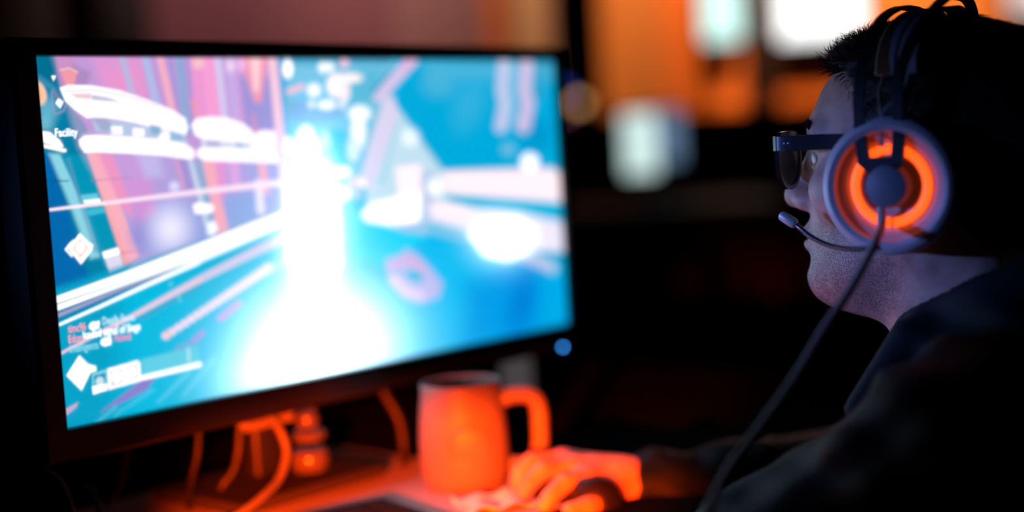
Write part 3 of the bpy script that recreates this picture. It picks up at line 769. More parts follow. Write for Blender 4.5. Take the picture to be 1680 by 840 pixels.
# mouse below the hand
ms = desk_pt(948, 822)
mouse = empty('mouse', ms, AY, 'dark computer mouse under the red-lit hand', 'mouse')
MT = frame(ms, DX, -NX, ZV)
def shell(mb, sx, sy, sz, n=14, m=24):
    v = []; f = []
    for i in range(n + 1):
        ph = math.pi / 2 * i / n
        for k in range(m):
            a = 2 * math.pi * k / m; c, s_ = math.cos(a), math.sin(a)
            e = lambda t: math.copysign(abs(t) ** .75, t)
            v.append((sx * e(c) * math.cos(ph) ** .55, sy * e(s_) * math.cos(ph) ** .55, sz * math.sin(ph) * (1 - .12 * s_ * math.cos(ph))))
    for i in range(n):
        for k in range(m): f.append((i * m + k, i * m + (k + 1) % m, (i + 1) * m + (k + 1) % m, (i + 1) * m + k))
    f.append(tuple(range(m - 1, -1, -1)))
    return mb.add(v, f)
shell(MB(MT), .027, .050, .027).build('mouse_shell', M_black, mouse)
MB(MT).lathe([(.004, -.003), (.0095, -.003), (.0095, .003), (.004, .003)], 18, T=frame((0, .030, .0235), (0, 1, 0), (0, 0, 1), (1, 0, 0)), closed=True).build('scroll_wheel', mat('grey_rubber', (.2, .2, .2), .5), mouse)

# papers on the desk, lit red
def sheet(px, py, wd, dp, rot, label, curl):
    c = desk_pt(px, py); c_, s_ = math.cos(rot), math.sin(rot); n = 14; v = []; f = []
    for i in range(n + 1):
        for j in range(n + 1):
            a, b_ = (i / n - .5), (j / n - .5)
            h = .0012 + curl * (.5 * math.sin(a * 7 + 1.3 * b_) ** 2 + .6 * max(0, abs(b_) - .25) ** 1.5 * 4 + .25 * math.sin(b_ * 11 + a * 5) ** 2)
            x_, y_ = a * wd, b_ * dp
            v.append(c + DX * (x_ * c_ - y_ * s_) + NX * (x_ * s_ + y_ * c_) + ZV * h)
    for i in range(n):
        for j in range(n): f.append((i * (n + 1) + j, (i + 1) * (n + 1) + j, (i + 1) * (n + 1) + j + 1, i * (n + 1) + j + 1))
    o = MB().add(v, f).build('paper', mat('white_paper', (.82, .8, .76), .8, noise=.05, nscale=60))
    md = o.modifiers.new('thickness', 'SOLIDIFY'); md.thickness = .0004; md.offset = 1
    return tag(o, label, 'paper')
sheet(815, 834, .075, .06, .5, 'crumpled white paper in front of the mug, glowing orange red', .012)
# red lit tabletop mat
# unknown grey box along the desk; an added glow stands for light on it
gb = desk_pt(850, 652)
gr = empty('grey_box', gb, 0, 'small unknown grey box behind the mug with an added dim glow', 'grey box')
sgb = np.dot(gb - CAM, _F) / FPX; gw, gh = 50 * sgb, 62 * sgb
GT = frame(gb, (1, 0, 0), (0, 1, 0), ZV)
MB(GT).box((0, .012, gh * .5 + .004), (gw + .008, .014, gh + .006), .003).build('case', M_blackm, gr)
MB(GT).box((0, .0045, gh * .5 + .004), (gw, .002, gh - .004), .0008).build('screen', mat('grey_box_glow', (.02, .02, .02), .5, emit=(.060, .052, .055), estr=1.0), gr)  # front of the grey box, glowing in place of light falling on it
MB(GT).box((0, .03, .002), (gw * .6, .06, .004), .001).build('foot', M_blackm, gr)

# added red lamp, unseen below the frame; its flap keeps light off the monitor
def added_red_lamp(pos, aim, cut, power, size):
    pos = np.asarray(pos, float); base = np.array([pos[0], pos[1], 0])
    r = empty('added_light', base, 0, 'added unseen red lamp that lights the desk and mug', 'added_light')
    d = np.asarray(aim, float) - pos; d /= np.linalg.norm(d); s_ = np.cross(d, ZV); s_ /= np.linalg.norm(s_); u_ = np.cross(s_, d)
    T = frame(pos, s_, u_, d)
    MB(T).lathe([(0, -.05), (.016, -.05), (.022, -.03), (.024, .02), (.0215, .02), (.019, -.004)], 28).build('housing', M_blackm, r)
    MB(T).lathe([(.0195, -.008), (.012, -.0065), (0, -.006)], 28).build('lens', mat('red_glow', (.6, .05, .02), .4, emit=(1, .06, .004), estr=3.0), r)
    dh = np.array([d[0], d[1], 0]); dh /= np.linalg.norm(dh); c = np.asarray(cut, float) - pos; zz = c[2] / np.linalg.norm(c[:2]) * .10
    TF = frame(pos + dh * .10, s_, dh, ZV)
    MB(TF).box((0, 0, zz + .013), (.11, .0015, .026)).build('light_flap', M_blackm, r, smooth=False)  # added flap that cuts off the upper part of the red beam
    for k in (-1, 1): MB(TF).tube([(.0225 * k, -.10, .004), (.04 * k, -.04, .012), (.05 * k, -.001, zz + .015)], .0018, 6).build('flap_arm', M_blackm, r)
    MB(frame(base, (1, 0, 0), (0, 1, 0), ZV)).lathe([(0, .0), (.16, 0), (.16, .012), (.02, .02), (.012, .03), (.012, pos[2] - .03), (0, pos[2] - .03)], 28).build('stand', M_blackm, r)
    L = bpy.data.lights.new('led', 'SPOT'); L.energy = power; L.color = (1, .05, .0015); L.shadow_soft_size = .003
    L.spot_size = math.radians(size); L.spot_blend = .6
    lo = bpy.data.objects.new('led', L); COL.objects.link(lo); lo.parent = r
    lp = pos - base
    lo.matrix_local = Matrix(((s_[0], u_[0], -d[0], lp[0]), (s_[1], u_[1], -d[1], lp[1]), (s_[2], u_[2], -d[2], lp[2]), (0, 0, 0, 1)))
    return r
added_red_lamp((-.17, .42, .895), P(705, 800, 1.45), P(520, 663, 1.48), 470, 33)

# ---- cables under and behind the monitor
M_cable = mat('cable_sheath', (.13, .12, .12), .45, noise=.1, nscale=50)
M_cable_dim = mat('dimmed_cable_sheath', (.010, .009, .009), .55, noise=.1, nscale=50)  # same kind of sheath, weaker light put into a darker colour
def cable(pts, r, label, m=None):
    o = MB().tube(bez([P(*p) for p in pts], 8), r, 10).build('cable', m or M_cable)
    return tag(o, label, 'cable')
cable([(425, 655, 1.46), (443, 682, 1.455), (462, 712, 1.45), (470, 745, 1.445), (458, 785, 1.43), (430, 815, 1.40), (395, 842, 1.375), (350, 868, 1.36)], .0042, 'thick red-lit cable curving down beside the monitor stand')
cable([(390, 660, 1.47), (393, 700, 1.47), (391, 740, 1.47), (383, 772, 1.465), (368, 792, 1.46), (362, 802, 1.46)], .0042, 'dim red cable hanging left of the thick curved cable', M_cable_dim)
cable([(622, 630, 1.60), (640, 662, 1.6), (655, 690, 1.6), (662, 730, 1.6), (664, 770, 1.585), (668, 795, 1.55)], .0048, 'dim red cable hanging between monitor stand and mug', M_cable_dim)
cable([(-30, 742, 1.33), (30, 748, 1.33), (70, 768, 1.325), (100, 795, 1.32), (114, 825, 1.31), (118, 850, 1.30)], .0030, 'thin dark red cable arching at the lower left corner', M_cable_dim)
cable([(330, 680, 1.45), (326, 712, 1.45), (324, 745, 1.45), (314, 790, 1.44), (310, 835, 1.42)], .0032, 'faint cable hanging below the middle of the left bezel', M_cable_dim)
cable([(208, 715, 1.40), (206, 745, 1.40), (200, 775, 1.40), (193, 800, 1.395), (175, 830, 1.385)], .0030, 'faint short cable hanging near the left bottom bezel', M_cable_dim)
cable([(-20, 790, 1.36), (40, 803, 1.36), (100, 806, 1.36), (140, 800, 1.36), (160, 825, 1.35), (165, 850, 1.34)], .0026, 'thin dim cable sagging across the lower left corner', M_cable_dim)
# plug bracket below the bezel
pb = P(435, 686, 1.47); plug = empty('plug', pb, AY, 'red-lit angular cable plug under the middle of the bezel', 'plug')
MB().tube([P(397, 683, 1.465), P(398, 697, 1.465), P(402, 702, 1.465), P(440, 693, 1.468), P(472, 684, 1.47)], .0052, 8).build('plug_body', M_cable, plug)
MB().tube([P(473, 664, 1.47), P(473, 690, 1.47)], .0062, 8).build('plug_head', M_cable, plug)

# ================================================================== FAR THINGS
def far_monitor(px, py, d, wpx, hpx, yaw, col, st, label, table_h=None):
    c = P(px, py, d); s_ = d / FPX; wd, ht = wpx * s_, hpx * s_
    r = empty('far_monitor', (c[0], c[1], c[2] - ht / 2 - .12), yaw, label, 'monitor', 'lit screens far across the room')
    T = frame(c, (math.cos(yaw), math.sin(yaw), 0), (-math.sin(yaw), math.cos(yaw), 0), (0, 0, 1))
    MB(T).box((0, .012, 0), (wd + .03, .03, ht + .03), .005).build('housing', M_black, r)
    MB(T).box((0, -.006, 0), (wd, .006, ht), .002).build('screen', mat('far_' + label[:24], (.02, .02, .02), .4, emit=col, estr=st), r)
    MB(T).box((0, .04, -ht / 2 - .05), (.04, .02, .14), .004).build('stand_neck', M_black, r)
    MB(T).box((0, .03, -ht / 2 - .115), (.18, .14, .01), .004).build('stand_base', M_black, r)
    return c, ht
c1, h1 = far_monitor(1050, 236, 5.6, 52, 100, -.1, (.70, .92, .88), 1.05, 'far glowing pale teal screen right of the big monitor')
c2, h2 = far_monitor(1090, 224, 6.0, 52, 84, .1, (.26, .44, .72), .5, 'far dimmer blue screen overlapping the pale teal one')
zt = min(c1[2] - h1 / 2, c2[2] - h2 / 2) - .12
tx = (c1[0] + c2[0]) / 2; ty = (c1[1] + c2[1]) / 2
tb = empty('shelf_table', (tx, ty, 0), 0, 'tall black table under the far glowing screens', 'table')
zt1 = c1[2] - h1 / 2 - .12
MB().box((tx, ty, zt1 - .0165), (.9, .95, .03), .006).build('table_top', M_dark, tb)
dzz = (c2[2] - h2 / 2 - .12) - zt1
MB().box((c2[0], c2[1] + .03, zt1 + dzz / 2 - .001), (.2, .18, max(dzz - .004, .004)), .004).build('riser', M_dark, tb)
for sx in (-.4, .4):
    for sy in (-.4, .4): MB().box((tx + sx, ty + sy, (zt1 - .03) / 2), (.05, .05, zt1 - .033), .005).build('leg', M_dark, tb)
def bulb(px, py, d, r_px, col, st, label, wall=True):
    c = P(px, py, d); rr = r_px * d / FPX
    r = empty('indicator_lamp', c, 0, label, 'lamp', 'small coloured lamps far behind the monitor')
    T = frame(c, (1, 0, 0), (0, 0, 1), (0, -1, 0))
    MB(T).lathe([(0, rr), (rr * .5, rr * .87), (rr * .87, rr * .5), (rr, 0), (rr * 1.0, -rr * .2)], 20).build('lens', mat('bulb_' + label[:22], (.1, .1, .1), .4, emit=col, estr=st), r)
    MB(T).lathe([(rr * 1.02, -rr * .15), (rr * 1.2, -rr * .2), (rr * 1.2, -rr * .8), (0, -rr * .8)], 20).build('housing', M_dark, r)
    yb = c[1] + rr * .8
    if wall: MB().tube([(c[0], yb - .005, c[2]), (c[0], 7.375 - .0, c[2])], .012, 8).build('bracket', M_dark, r)
bulb(951, 169, 6.9, 8, (.85, .42, .13), 2.4, 'round tan lamp glowing beside the right edge of the big monitor')
bulb(925, 150, 6.9, 9, (.01, .06, .5), 1.4, 'dim blue lamp peeking past the right edge of the big monitor')
bulb(928, 184, 6.9, 6, (.5, .12, .3), 1.2, 'dim rose lamp below the blue lamp by the big monitor')

# ================================================================== PERSON
HA = math.radians(34)
HF = np.array([-math.cos(HA), math.sin(HA), 0]); HL = np.array([-math.sin(HA), -math.cos(HA), 0])
HO = P(1460, 305, 1.075) - HL * .098 + ZV * .006          # between the ear canals
HT = frame(HO, HF, HL, ZV)
HTi = np.linalg.inv(HT)
def hl(x, y, z): return HO + HF * x + HL * y + ZV * z
def to_local(p): return ((p - HO) @ np.stack([HF, HL, ZV], 1)).astype(np.float32)
person = empty('person', np.array([hl(-.24, 0, 0)[0], hl(-.24, 0, 0)[1], 0]), 0,
               'seated person in a black jacket and glasses facing the screen', 'person')

def sd_head(p):
    q = p.copy(); q[:, 1] = np.abs(q[:, 1])                # symmetric
    d = sd_ell(q, (-.012, 0, .036), (.096, .075, .084))
    d = smin(d, sd_ell(q, (.030, 0, .040), (.059, .058, .052)), .03)
    d = smin(d, sd_ell(q, (.036, 0, -.022), (.055, .055, .074)), .03)
    d = smin(d, sd_ell(q, (.066, 0, -.046), (.034, .033, .038)), .022)
    d = smin(d, sd_cone(q, (.004, .046, -.052), (.082, .010, -.088), .017, .014), .025)
    d = smin(d, sd_ell(q, (.0845, 0, -.085), (.0165, .021, .0165)), .022)
    d = smin(d, sd_ell(q, (.034, 0, -.064), (.052, .04, .036)), .03)
    d = smin(d, sd_ell(q, (.034, 0, -.092), (.042, .036, .026)), .03)
    d = smin(d, sd_ell(q, (.058, .043, -.010), (.026, .020, .018)), .022)
    d = smin(d, sd_cone(q, (.086, .010, .040), (.072, .046, .036), .0105, .009), .014)
    # eye socket, eyelids
    d = smax(d, -sd_ell(q, (.098, .035, .017), (.020, .022, .0115)), .012)
    lid = sd_ell(q, (.0750, .033, .0165), (.0142, .0142, .0142))
    lid = smax(lid, -sd_ell(q, (.090, .0380, .0160), (.018, .0165, .0055)), .002)
    d = smin(d, lid, .004)
    # nose
    d = smin(d, sd_cone(q, (.090, 0, .026), (.112, 0, -.010), .0078, .0098), .014)
    d = smin(d, sd_ell(q, (.1145, 0, -.0165), (.0115, .0105, .0100)), .008)
    d = smin(d, sd_ell(q, (.1020, .0115, -.0205), (.0110, .0068, .0080)), .007)
    d = smax(d, -sd_ell(q, (.1085, .0062, -.0290), (.0060, .0030, .0050)), .003)
    # mouth
    d = smin(d, sd_ell(q, (.0965, 0, -.0455), (.0120, .0235, .0065)), .008)
    d = smin(d, sd_ell(q, (.0960, 0, -.0580), (.0120, .0205, .0078)), .008)
    d = smax(d, -sd_ell(q, (.1060, 0, -.0515), (.0120, .0215, .0016)), .003)
    d = smax(d, -sd_ell(q, (.1080, 0, -.0700), (.0070, .0250, .0050)), .012)
    # ear
    ear = sd_ell(q, (-.006, .076, .002), (.019, .009, .031))
    ear = smax(ear, -sd_ell(q, (-.002, .086, .002), (.011, .008, .02)), .006)
    d = smin(d, ear, .008)
    # neck
    nk = sd_cone(q, (-.018, 0, -.03), (-.042, 0, -.20), .056, .064)
    nk = smin(nk, sd_ell(q, (.012, 0, -.115), (.012, .012, .016)), .03)
    nk = smin(nk, sd_cone(q, (-.022, .05, -.03), (.016, .02, -.165), .014, .013), .02)
    return smin(d, nk, .022)

# joints (head coordinates)
SH_L, SH_R = np.array([-.075, .165, -.185]), np.array([-.095, -.175, -.165])
EL_L = np.array([.120, .195, -.300]); WR_L = np.array([.160, .140, -.425])
W_r = P(1032, 800, 1.43)
WR_R = to_local(W_r[None])[0].astype(float); EL_R = np.array([.10, -.26, -.315])
PEL = np.array([-.26, 0, -.56])
def arm_sd(q, s, e, w_, r):
    return smin(sd_cone(q, s, e, r[0], r[1]), sd_cone(q, e, w_, r[1], r[2]), .02)
def sd_torso(q, ex=0.0):
    d = sd_cone(q, (-.155, 0, -.25), PEL, .115 + ex, .125 + ex)
    for s in (-1, 1):
        d = smin(d, sd_cone(q, (-.15, .07 * s, -.27), (-.22, .07 * s, -.45), .10 + ex, .09 + ex), .06)
    d = smin(d, sd_cone(q, SH_L, SH_R, .055 + ex, .055 + ex), .07)
    d = smin(d, sd_cone(q, (-.085, 0, -.13), (-.12, 0, -.24), .062 + ex, .09 + ex), .05)
    d = smin(d, arm_sd(q, SH_L, EL_L, WR_L, (.046 + ex, .038 + ex, .028 + ex * .8)), .04)
    d = smin(d, arm_sd(q, SH_R, EL_R, WR_R, (.046 + ex, .038 + ex, .026 + ex * .6)), .04)
    return d
def sd_legs(q, ex=0.0):
    d = sd_ell(q, PEL + (.0, 0, -.01), (.14 + ex, .17 + ex, .12 + ex))
    for s in (-1, 1):
        k = (.16, .13 * s, -.52); f_ = (.12, .14 * s, -.955)
        d = smin(d, sd_cone(q, PEL + (.02, .09 * s, -.02), k, .08 + ex, .062 + ex), .04)
        d = smin(d, sd_cone(q, k, f_, .055 + ex, .042 + ex), .03)
    return d
def hand_pts(mcp, chain): return [mcp] + chain

def hand_sd(p):                                             # right hand resting on the mouse, world coordinates
    W = P(1030, 801, 1.43)
    fing = {'index': [(962, 788, 1.395), (925, 793, 1.375), (903, 815, 1.365), (893, 830, 1.362)],
            'middle': [(938, 768, 1.42), (890, 772, 1.40), (868, 792, 1.395), (860, 807, 1.395)],
            'ring': [(922, 757, 1.445), (872, 757, 1.43), (852, 776, 1.425), (848, 792, 1.425)],
            'little': [(920, 757, 1.47), (885, 755, 1.46), (868, 770, 1.455), (863, 784, 1.455)]}
    d = sd_cone(p, W, P(1062, 803, 1.432), .026, .025)
    for k, v in fing.items():
        j = [P(*t) for t in v]
        d = smin(d, sd_cone(p, W, j[0], .020, .0125), .02)
        r = {'index': (.0108, .0096, .0088, .0078), 'middle': (.0112, .0098, .009, .008), 'ring': (.0106, .0092, .0085, .0076), 'little': (.0095, .008, .0074, .0066)}[k]
        fd = np.minimum(sd_cone(p, j[0], j[1], r[0], r[1]), np.minimum(sd_cone(p, j[1], j[2], r[1], r[2]), sd_cone(p, j[2], j[3], r[2], r[3])))
        d = smin(d, fd, .006)
    t = [P(1012, 806, 1.41), P(994, 820, 1.375), P(962, 834, 1.355), P(936, 838, 1.348)]
    td = smin(sd_cone(p, t[0], t[1], .016, .0125), smin(sd_cone(p, t[1], t[2], .0118, .0102), sd_cone(p, t[2], t[3], .0102, .0085), .004), .006)
    return smin(d, td, .012)
def lhand_sd(q):                                            # left hand on the keyboard, head coordinates
    W = WR_L
    d = sd_cone(q, W - (.02, 0, 0), W, .025, .026)
    for i, (dy, l0, l1) in enumerate(((-.028, .088, .07), (-.009, .092, .078), (.010, .088, .072), (.028, .078, .056))):
        a = W + np.array([l0, dy, .018]); b_ = a + np.array([l1 * .5, dy * .15, .004]); c = b_ + np.array([l1 * .4, dy * .1, -.022])
        d = smin(d, sd_cone(q, W + (0, dy * .4, .004), a, .019, .0115), .018)
        d = smin(d, np.minimum(sd_cone(q, a, b_, .0105, .009), sd_cone(q, b_, c, .009, .0075)), .006)
    a = W + np.array([.02, -.028, .002]); b_ = W + np.array([.055, -.052, -.002]); c = W + np.array([.085, -.058, -.010])
    return smin(d, smin(sd_cone(q, a, b_, .015, .011), sd_cone(q, b_, c, .011, .0085), .005), .012)

def corner_box(pts, pad):
    pts = np.array(pts); return pts.min(0) - pad, pts.max(0) + pad
V, Fq = [], []
def put_mesh(v, f):
    o = sum(len(a) for a in V); V.append(v); Fq.append(f + o)
v, f = mesh_sdf(sd_head, (-.125, -.105, -.20), (.14, .105, .13), .0017)
n_head = len(v); head_local = v.copy()
put_mesh(v @ HT[:3, :3].T + HT[:3, 3], f)
v, f = mesh_sdf(lambda q: smin(sd_torso(q), sd_legs(q), .04), (-.45, -.36, -1.0), (.42, .30, -.08), .006)
put_mesh(v @ HT[:3, :3].T + HT[:3, 3], f)
lo, hi = corner_box([P(840, 740, 1.36), P(1075, 850, 1.49), P(1075, 740, 1.45), P(840, 850, 1.36), P(1000, 850, 1.34)], .03)
v, f = mesh_sdf(hand_sd, lo, hi, .0018); put_mesh(v, f)
v, f = mesh_sdf(lhand_sd, WR_L - (.06, .09, .06), WR_L + (.2, .08, .06), .0022); put_mesh(v @ HT[:3, :3].T + HT[:3, 3], f)

# skin with stubble on the jaw
m = bpy.data.materials.new('skin'); m.use_nodes = True
nt = m.node_tree; b = nt.nodes['Principled BSDF']
b.inputs['Roughness'].default_value = .48; b.inputs['Subsurface Weight'].default_value = .12
b.inputs['Subsurface Radius'].default_value = (.010, .004, .002); b.inputs['Subsurface Scale'].default_value = 1.0
tcn = nt.nodes.new('ShaderNodeTexCoord')
n1 = nt.nodes.new('ShaderNodeTexNoise'); n1.inputs['Scale'].default_value = 60; n1.inputs['Detail'].default_value = 4
n2 = nt.nodes.new('ShaderNodeTexNoise'); n2.inputs['Scale'].default_value = 900; n2.inputs['Detail'].default_value = 2
for n_ in (n1, n2): nt.links.new(tcn.outputs['Object'], n_.inputs['Vector'])
cr = nt.nodes.new('ShaderNodeValToRGB'); cr.color_ramp.elements[0].color = (.46, .25, .19, 1); cr.color_ramp.elements[1].color = (.66, .42, .34, 1)
cr.color_ramp.elements[0].position = .3; cr.color_ramp.elements[1].position = .7
nt.links.new(n1.outputs['Fac'], cr.inputs['Fac'])
at = nt.nodes.new('ShaderNodeAttribute'); at.attribute_name = 'stubble'
gt = nt.nodes.new('ShaderNodeMapRange'); gt.inputs['From Min'].default_value = .42; gt.inputs['From Max'].default_value = .58
nt.links.new(n2.outputs['Fac'], gt.inputs['Value'])
mu = nt.nodes.new('ShaderNodeMath'); mu.operation = 'MULTIPLY'
nt.links.new(gt.outputs['Result'], mu.inputs[0]); nt.links.new(at.outputs['Fac'], mu.inputs[1])
mx = nt.nodes.new('ShaderNodeMix'); mx.data_type = 'RGBA'
nt.links.new(mu.outputs['Value'], mx.inputs['Factor']); nt.links.new(cr.outputs['Color'], mx.inputs['A']); mx.inputs['B'].default_value = (.09, .06, .05, 1)
nt.links.new(mx.outputs['Result'], b.inputs['Base Color'])
bp = nt.nodes.new('ShaderNodeBump'); bp.inputs['Strength'].default_value = .35; bp.inputs['Distance'].default_value = .0008
n3 = nt.nodes.new('ShaderNodeTexNoise'); n3.inputs['Scale'].default_value = 420; nt.links.new(tcn.outputs['Object'], n3.inputs['Vector'])
nt.links.new(n3.outputs['Fac'], bp.inputs['Height']); nt.links.new(bp.outputs['Normal'], b.inputs['Normal'])
body = mesh_obj('body', np.concatenate(V), np.concatenate(Fq), m, person, smooth=True, angle=None)
st = np.zeros(len(body.data.vertices), np.float32)
hx, hy, hz = head_local.T
j = np.clip((-.022 - hz + (.05 - hx) * .15) / .02, 0, 1) * np.clip((hz + .125) / .02, 0, 1) * np.clip((hx + .01) / .03, 0, 1)
j *= 1 - np.exp(-(((hx - .106) / .012) ** 2 + ((hz + .052) / .011) ** 2 + (hy / .022) ** 2))
st[:n_head] = j * .8
body.data.attributes.new('stubble', 'FLOAT', 'POINT').data.foreach_set('value', st)

# eyes
M_eye = mat('eye_white', (.75, .72, .7), .15, coat=.8); M_iris = mat('iris', (.05, .07, .08), .1, coat=1)
for s in (1, -1):
    T = HT @ frame((.0750, .033 * s, .0165), (0, 1, 0), (0, 0, 1), (1, 0, 0))
    R_ = .0122
    e = MB(T).lathe([(R_ * math.sin(a), R_ * math.cos(a)) for a in np.linspace(0, math.pi, 17)], 24).build('eye', M_eye, person)
    MB(T).lathe([(0, R_ + .0006), (.003, R_ + .0002), (.0056, R_ * .9), (.0056, R_ * .86)], 20).build('iris', M_iris, e)
# eyebrows
for s in (1, -1):
    mb = MB(HT)
    for k in range(170):
        t = k / 170 + rng.uniform(0, .01); base = np.array([.0985 - .022 * t * t, (.012 + .036 * t) * s, .0385 + .006 * math.sin(t * 2.5) + rng.uniform(-.0028, .0028)])
        # sit on the brow
        bq = base.copy().astype(np.float32)[None]; q2 = bq.copy(); 
        for _ in range(6): bq[:, 0] -= sd_head(bq) * .9
        b0 = bq[0].astype(float); dirv = np.array([.05, .85 * s, .30]) + rng.normal(0, .15, 3)
        mb.tube([b0 - dirv * .0005, b0 + dirv * .003, b0 + dirv * .006 - np.array([.001, 0, .0005])], [.0004, .0003, .0001], 3)
    mb.build('eyebrow', mat('dark_hair', (.016, .011, .010), .5, spec=.3), person)

# hair: a cap close to the skull, then strands
def hair_front(p):
    """positive on the face side of the hair line"""
    z = p[:, 2]
    g = np.interp(z, [-.2, -.05, .0, .03, .05, .075, .09, .11, .2], [-.03, -.03, .018, .036, .040, .048, .062, .2, .3])
    return (p[:, 0] - g).astype(np.float32)
def sd_cap(p):
    q = p.copy(); q[:, 1] = np.abs(q[:, 1])
    d = sd_ell(q, (-.016, 0, .037), (.100, .080, .086))
    d = smin(d, sd_ell(q, (.034, 0, .085), (.040, .05, .028)), .03)
    d = smin(d, sd_ell(q, (-.055, 0, .0), (.058, .062, .075)), .03) + .0016 * noise3(p, 160, 3) + .002 * noise3(p, 60, 5)
    return smax(smax(d, hair_front(p), .012), -(p[:, 2] + .075 + p[:, 0] * .2), .02)
v, f = mesh_sdf(sd_cap, (-.14, -.10, -.11), (.10, .10, .15), .003)
M_hair = mat('dark_hair', (.016, .011, .010), .5)
hair = mesh_obj('hair', v @ HT[:3, :3].T + HT[:3, 3], f, M_hair, person, smooth=True, angle=None)
vc = v[rng.integers(0, len(v), 20000)]
eps = .002
gx = np.stack([sd_cap((vc + e).astype(np.float32)) - sd_cap((vc - e).astype(np.float32)) for e in np.eye(3) * eps], 1)
gx /= np.linalg.norm(gx, axis=1)[:, None] + 1e-9
front = np.clip((vc[:, 0] - .03) / .03, 0, 1) * np.clip((vc[:, 2] - .06) / .03, 0, 1)
comb = np.stack([-.55 + .9 * front, np.zeros(len(vc)), -.45 + 1.0 * front], 1) + rng.normal(0, .22, (len(vc), 3))
tang = comb - gx * np.sum(comb * gx, 1)[:, None]
ln = rng.uniform(.008, .017, len(vc)) * (1 + .05 * front)
lift = (.30 + .35 * front)[:, None]
p0 = vc - gx * .002; p1 = vc + (tang * .55 + gx * lift * .8) * ln[:, None] * .55; p2 = vc + (tang + gx * lift) * ln[:, None] - np.array([0, 0, .0015])
keepm = ~((vc[:, 0] > -.04) & (vc[:, 0] < .05) & (np.abs(vc[:, 1]) > .05) & (vc[:, 2] < .02))
p0, p1, p2 = p0[keepm], p1[keepm], p2[keepm]; n_s = len(p0)
d_ = p2 - p0; s1 = np.cross(d_, rng.normal(size=d_.shape)); s1 /= np.linalg.norm(s1, axis=1)[:, None]; s2 = np.cross(d_, s1); s2 /= np.linalg.norm(s2, axis=1)[:, None]
ringv = []
for pt, r_ in ((p0, .00032), (p1, .00026), (p2, .00008)):
    for a in (0, 2.094, 4.189): ringv.append(pt + r_ * (math.cos(a) * s1 + math.sin(a) * s2))
sv = np.stack(ringv, 1).reshape(-1, 3)
bq_ = []
for l in range(2):
    for k in range(3): bq_.append((l * 3 + k, l * 3 + (k + 1) % 3, (l + 1) * 3 + (k + 1) % 3, (l + 1) * 3 + k))
sq = (np.arange(n_s)[:, None, None] * 9 + np.array(bq_)[None]).reshape(-1, 4)
tag(mesh_obj('hair_strands', sv @ HT[:3, :3].T + HT[:3, 3], sq, M_hair, hair, smooth=True, angle=None), kind='stuff')

# jacket
def sd_jacket(q):
    ex = .014
    d = sd_torso(q, ex)
    fold = .009 * noise3(q, 38, 21) + .0045 * noise3(q * np.array([1, 1, 1.6], np.float32), 75, 22)
    d = d + fold
    # collar: band leaning round the neck, low in front and high behind
    y = q[:, 1]; x = q[:, 0] + .052; z = q[:, 2]
    zc_ = -.118 - .46 * x                     # collar plane tilts down to the front
    r = np.hypot(x / 1.12, y)
    band = np.abs(r - (.074 + .10 * (zc_ - z))) - .006
    band = smax(band, np.abs(z - zc_) - .040, .008)
    d = smin(d, band, .02)
    d = smin(d, sd_cone(q, (-.005, .080, -.125), (.030, .104, -.178), .016, .011), .02)
    # trim: neck opening, cuffs, hem
    open_ = smax(r - .067, -(z - (zc_ - .09)), .01)
    d = smax(d, -open_, .008)
    wl, wr = WR_L, WR_R
    for w_, e_ in ((wl, EL_L), (wr, EL_R)):
        ax_ = (w_ - e_) / np.linalg.norm(w_ - e_)
        d = np.where(np.linalg.norm(q - w_.astype(np.float32), axis=1) < .09, np.maximum(d, (q - w_.astype(np.float32)) @ ax_.astype(np.float32) + .004), d)
    return np.maximum(d, -(z + .60))
v, f = mesh_sdf(sd_jacket, (-.45, -.38, -.64), (.42, .31, -.02), .0045)
M_jacket = mat('black_jacket_cloth', (.003, .009, .012), .6, spec=.15, noise=.25, nscale=50, bump=.4, bscale=500)
jacket = mesh_obj('jacket', v @ HT[:3, :3].T + HT[:3, 3], f, M_jacket, person, smooth=True, angle=None)
v, f = mesh_sdf(lambda q: np.maximum(sd_legs(q, .012) + .003 * noise3(q, 45, 9), q[:, 2] + .50), (-.45, -.32, -1.0), (.32, .32, -.40), .008)
mesh_obj('trousers', v @ HT[:3, :3].T + HT[:3, 3], f, mat('dark_trousers', (.02, .022, .03), .85, noise=.2), person, smooth=True, angle=None)
for s in (-1, 1):
    sh = lambda q: np.maximum(smin(sd_ell(q, (.15, .14 * s, -1.0), (.12, .045, .045)), sd_cone(q, (.11, .14 * s, -.95), (.12, .14 * s, -1.0), .05, .05), .03), -(q[:, 2] + HO[2] - .004))
    v, f = mesh_sdf(sh, (.0, .14 * s - .08, -1.06), (.30, .14 * s + .08, -.88), .006)
    mesh_obj('shoe', v @ HT[:3, :3].T + HT[:3, 3], f, M_blackm, person, smooth=True, angle=None)

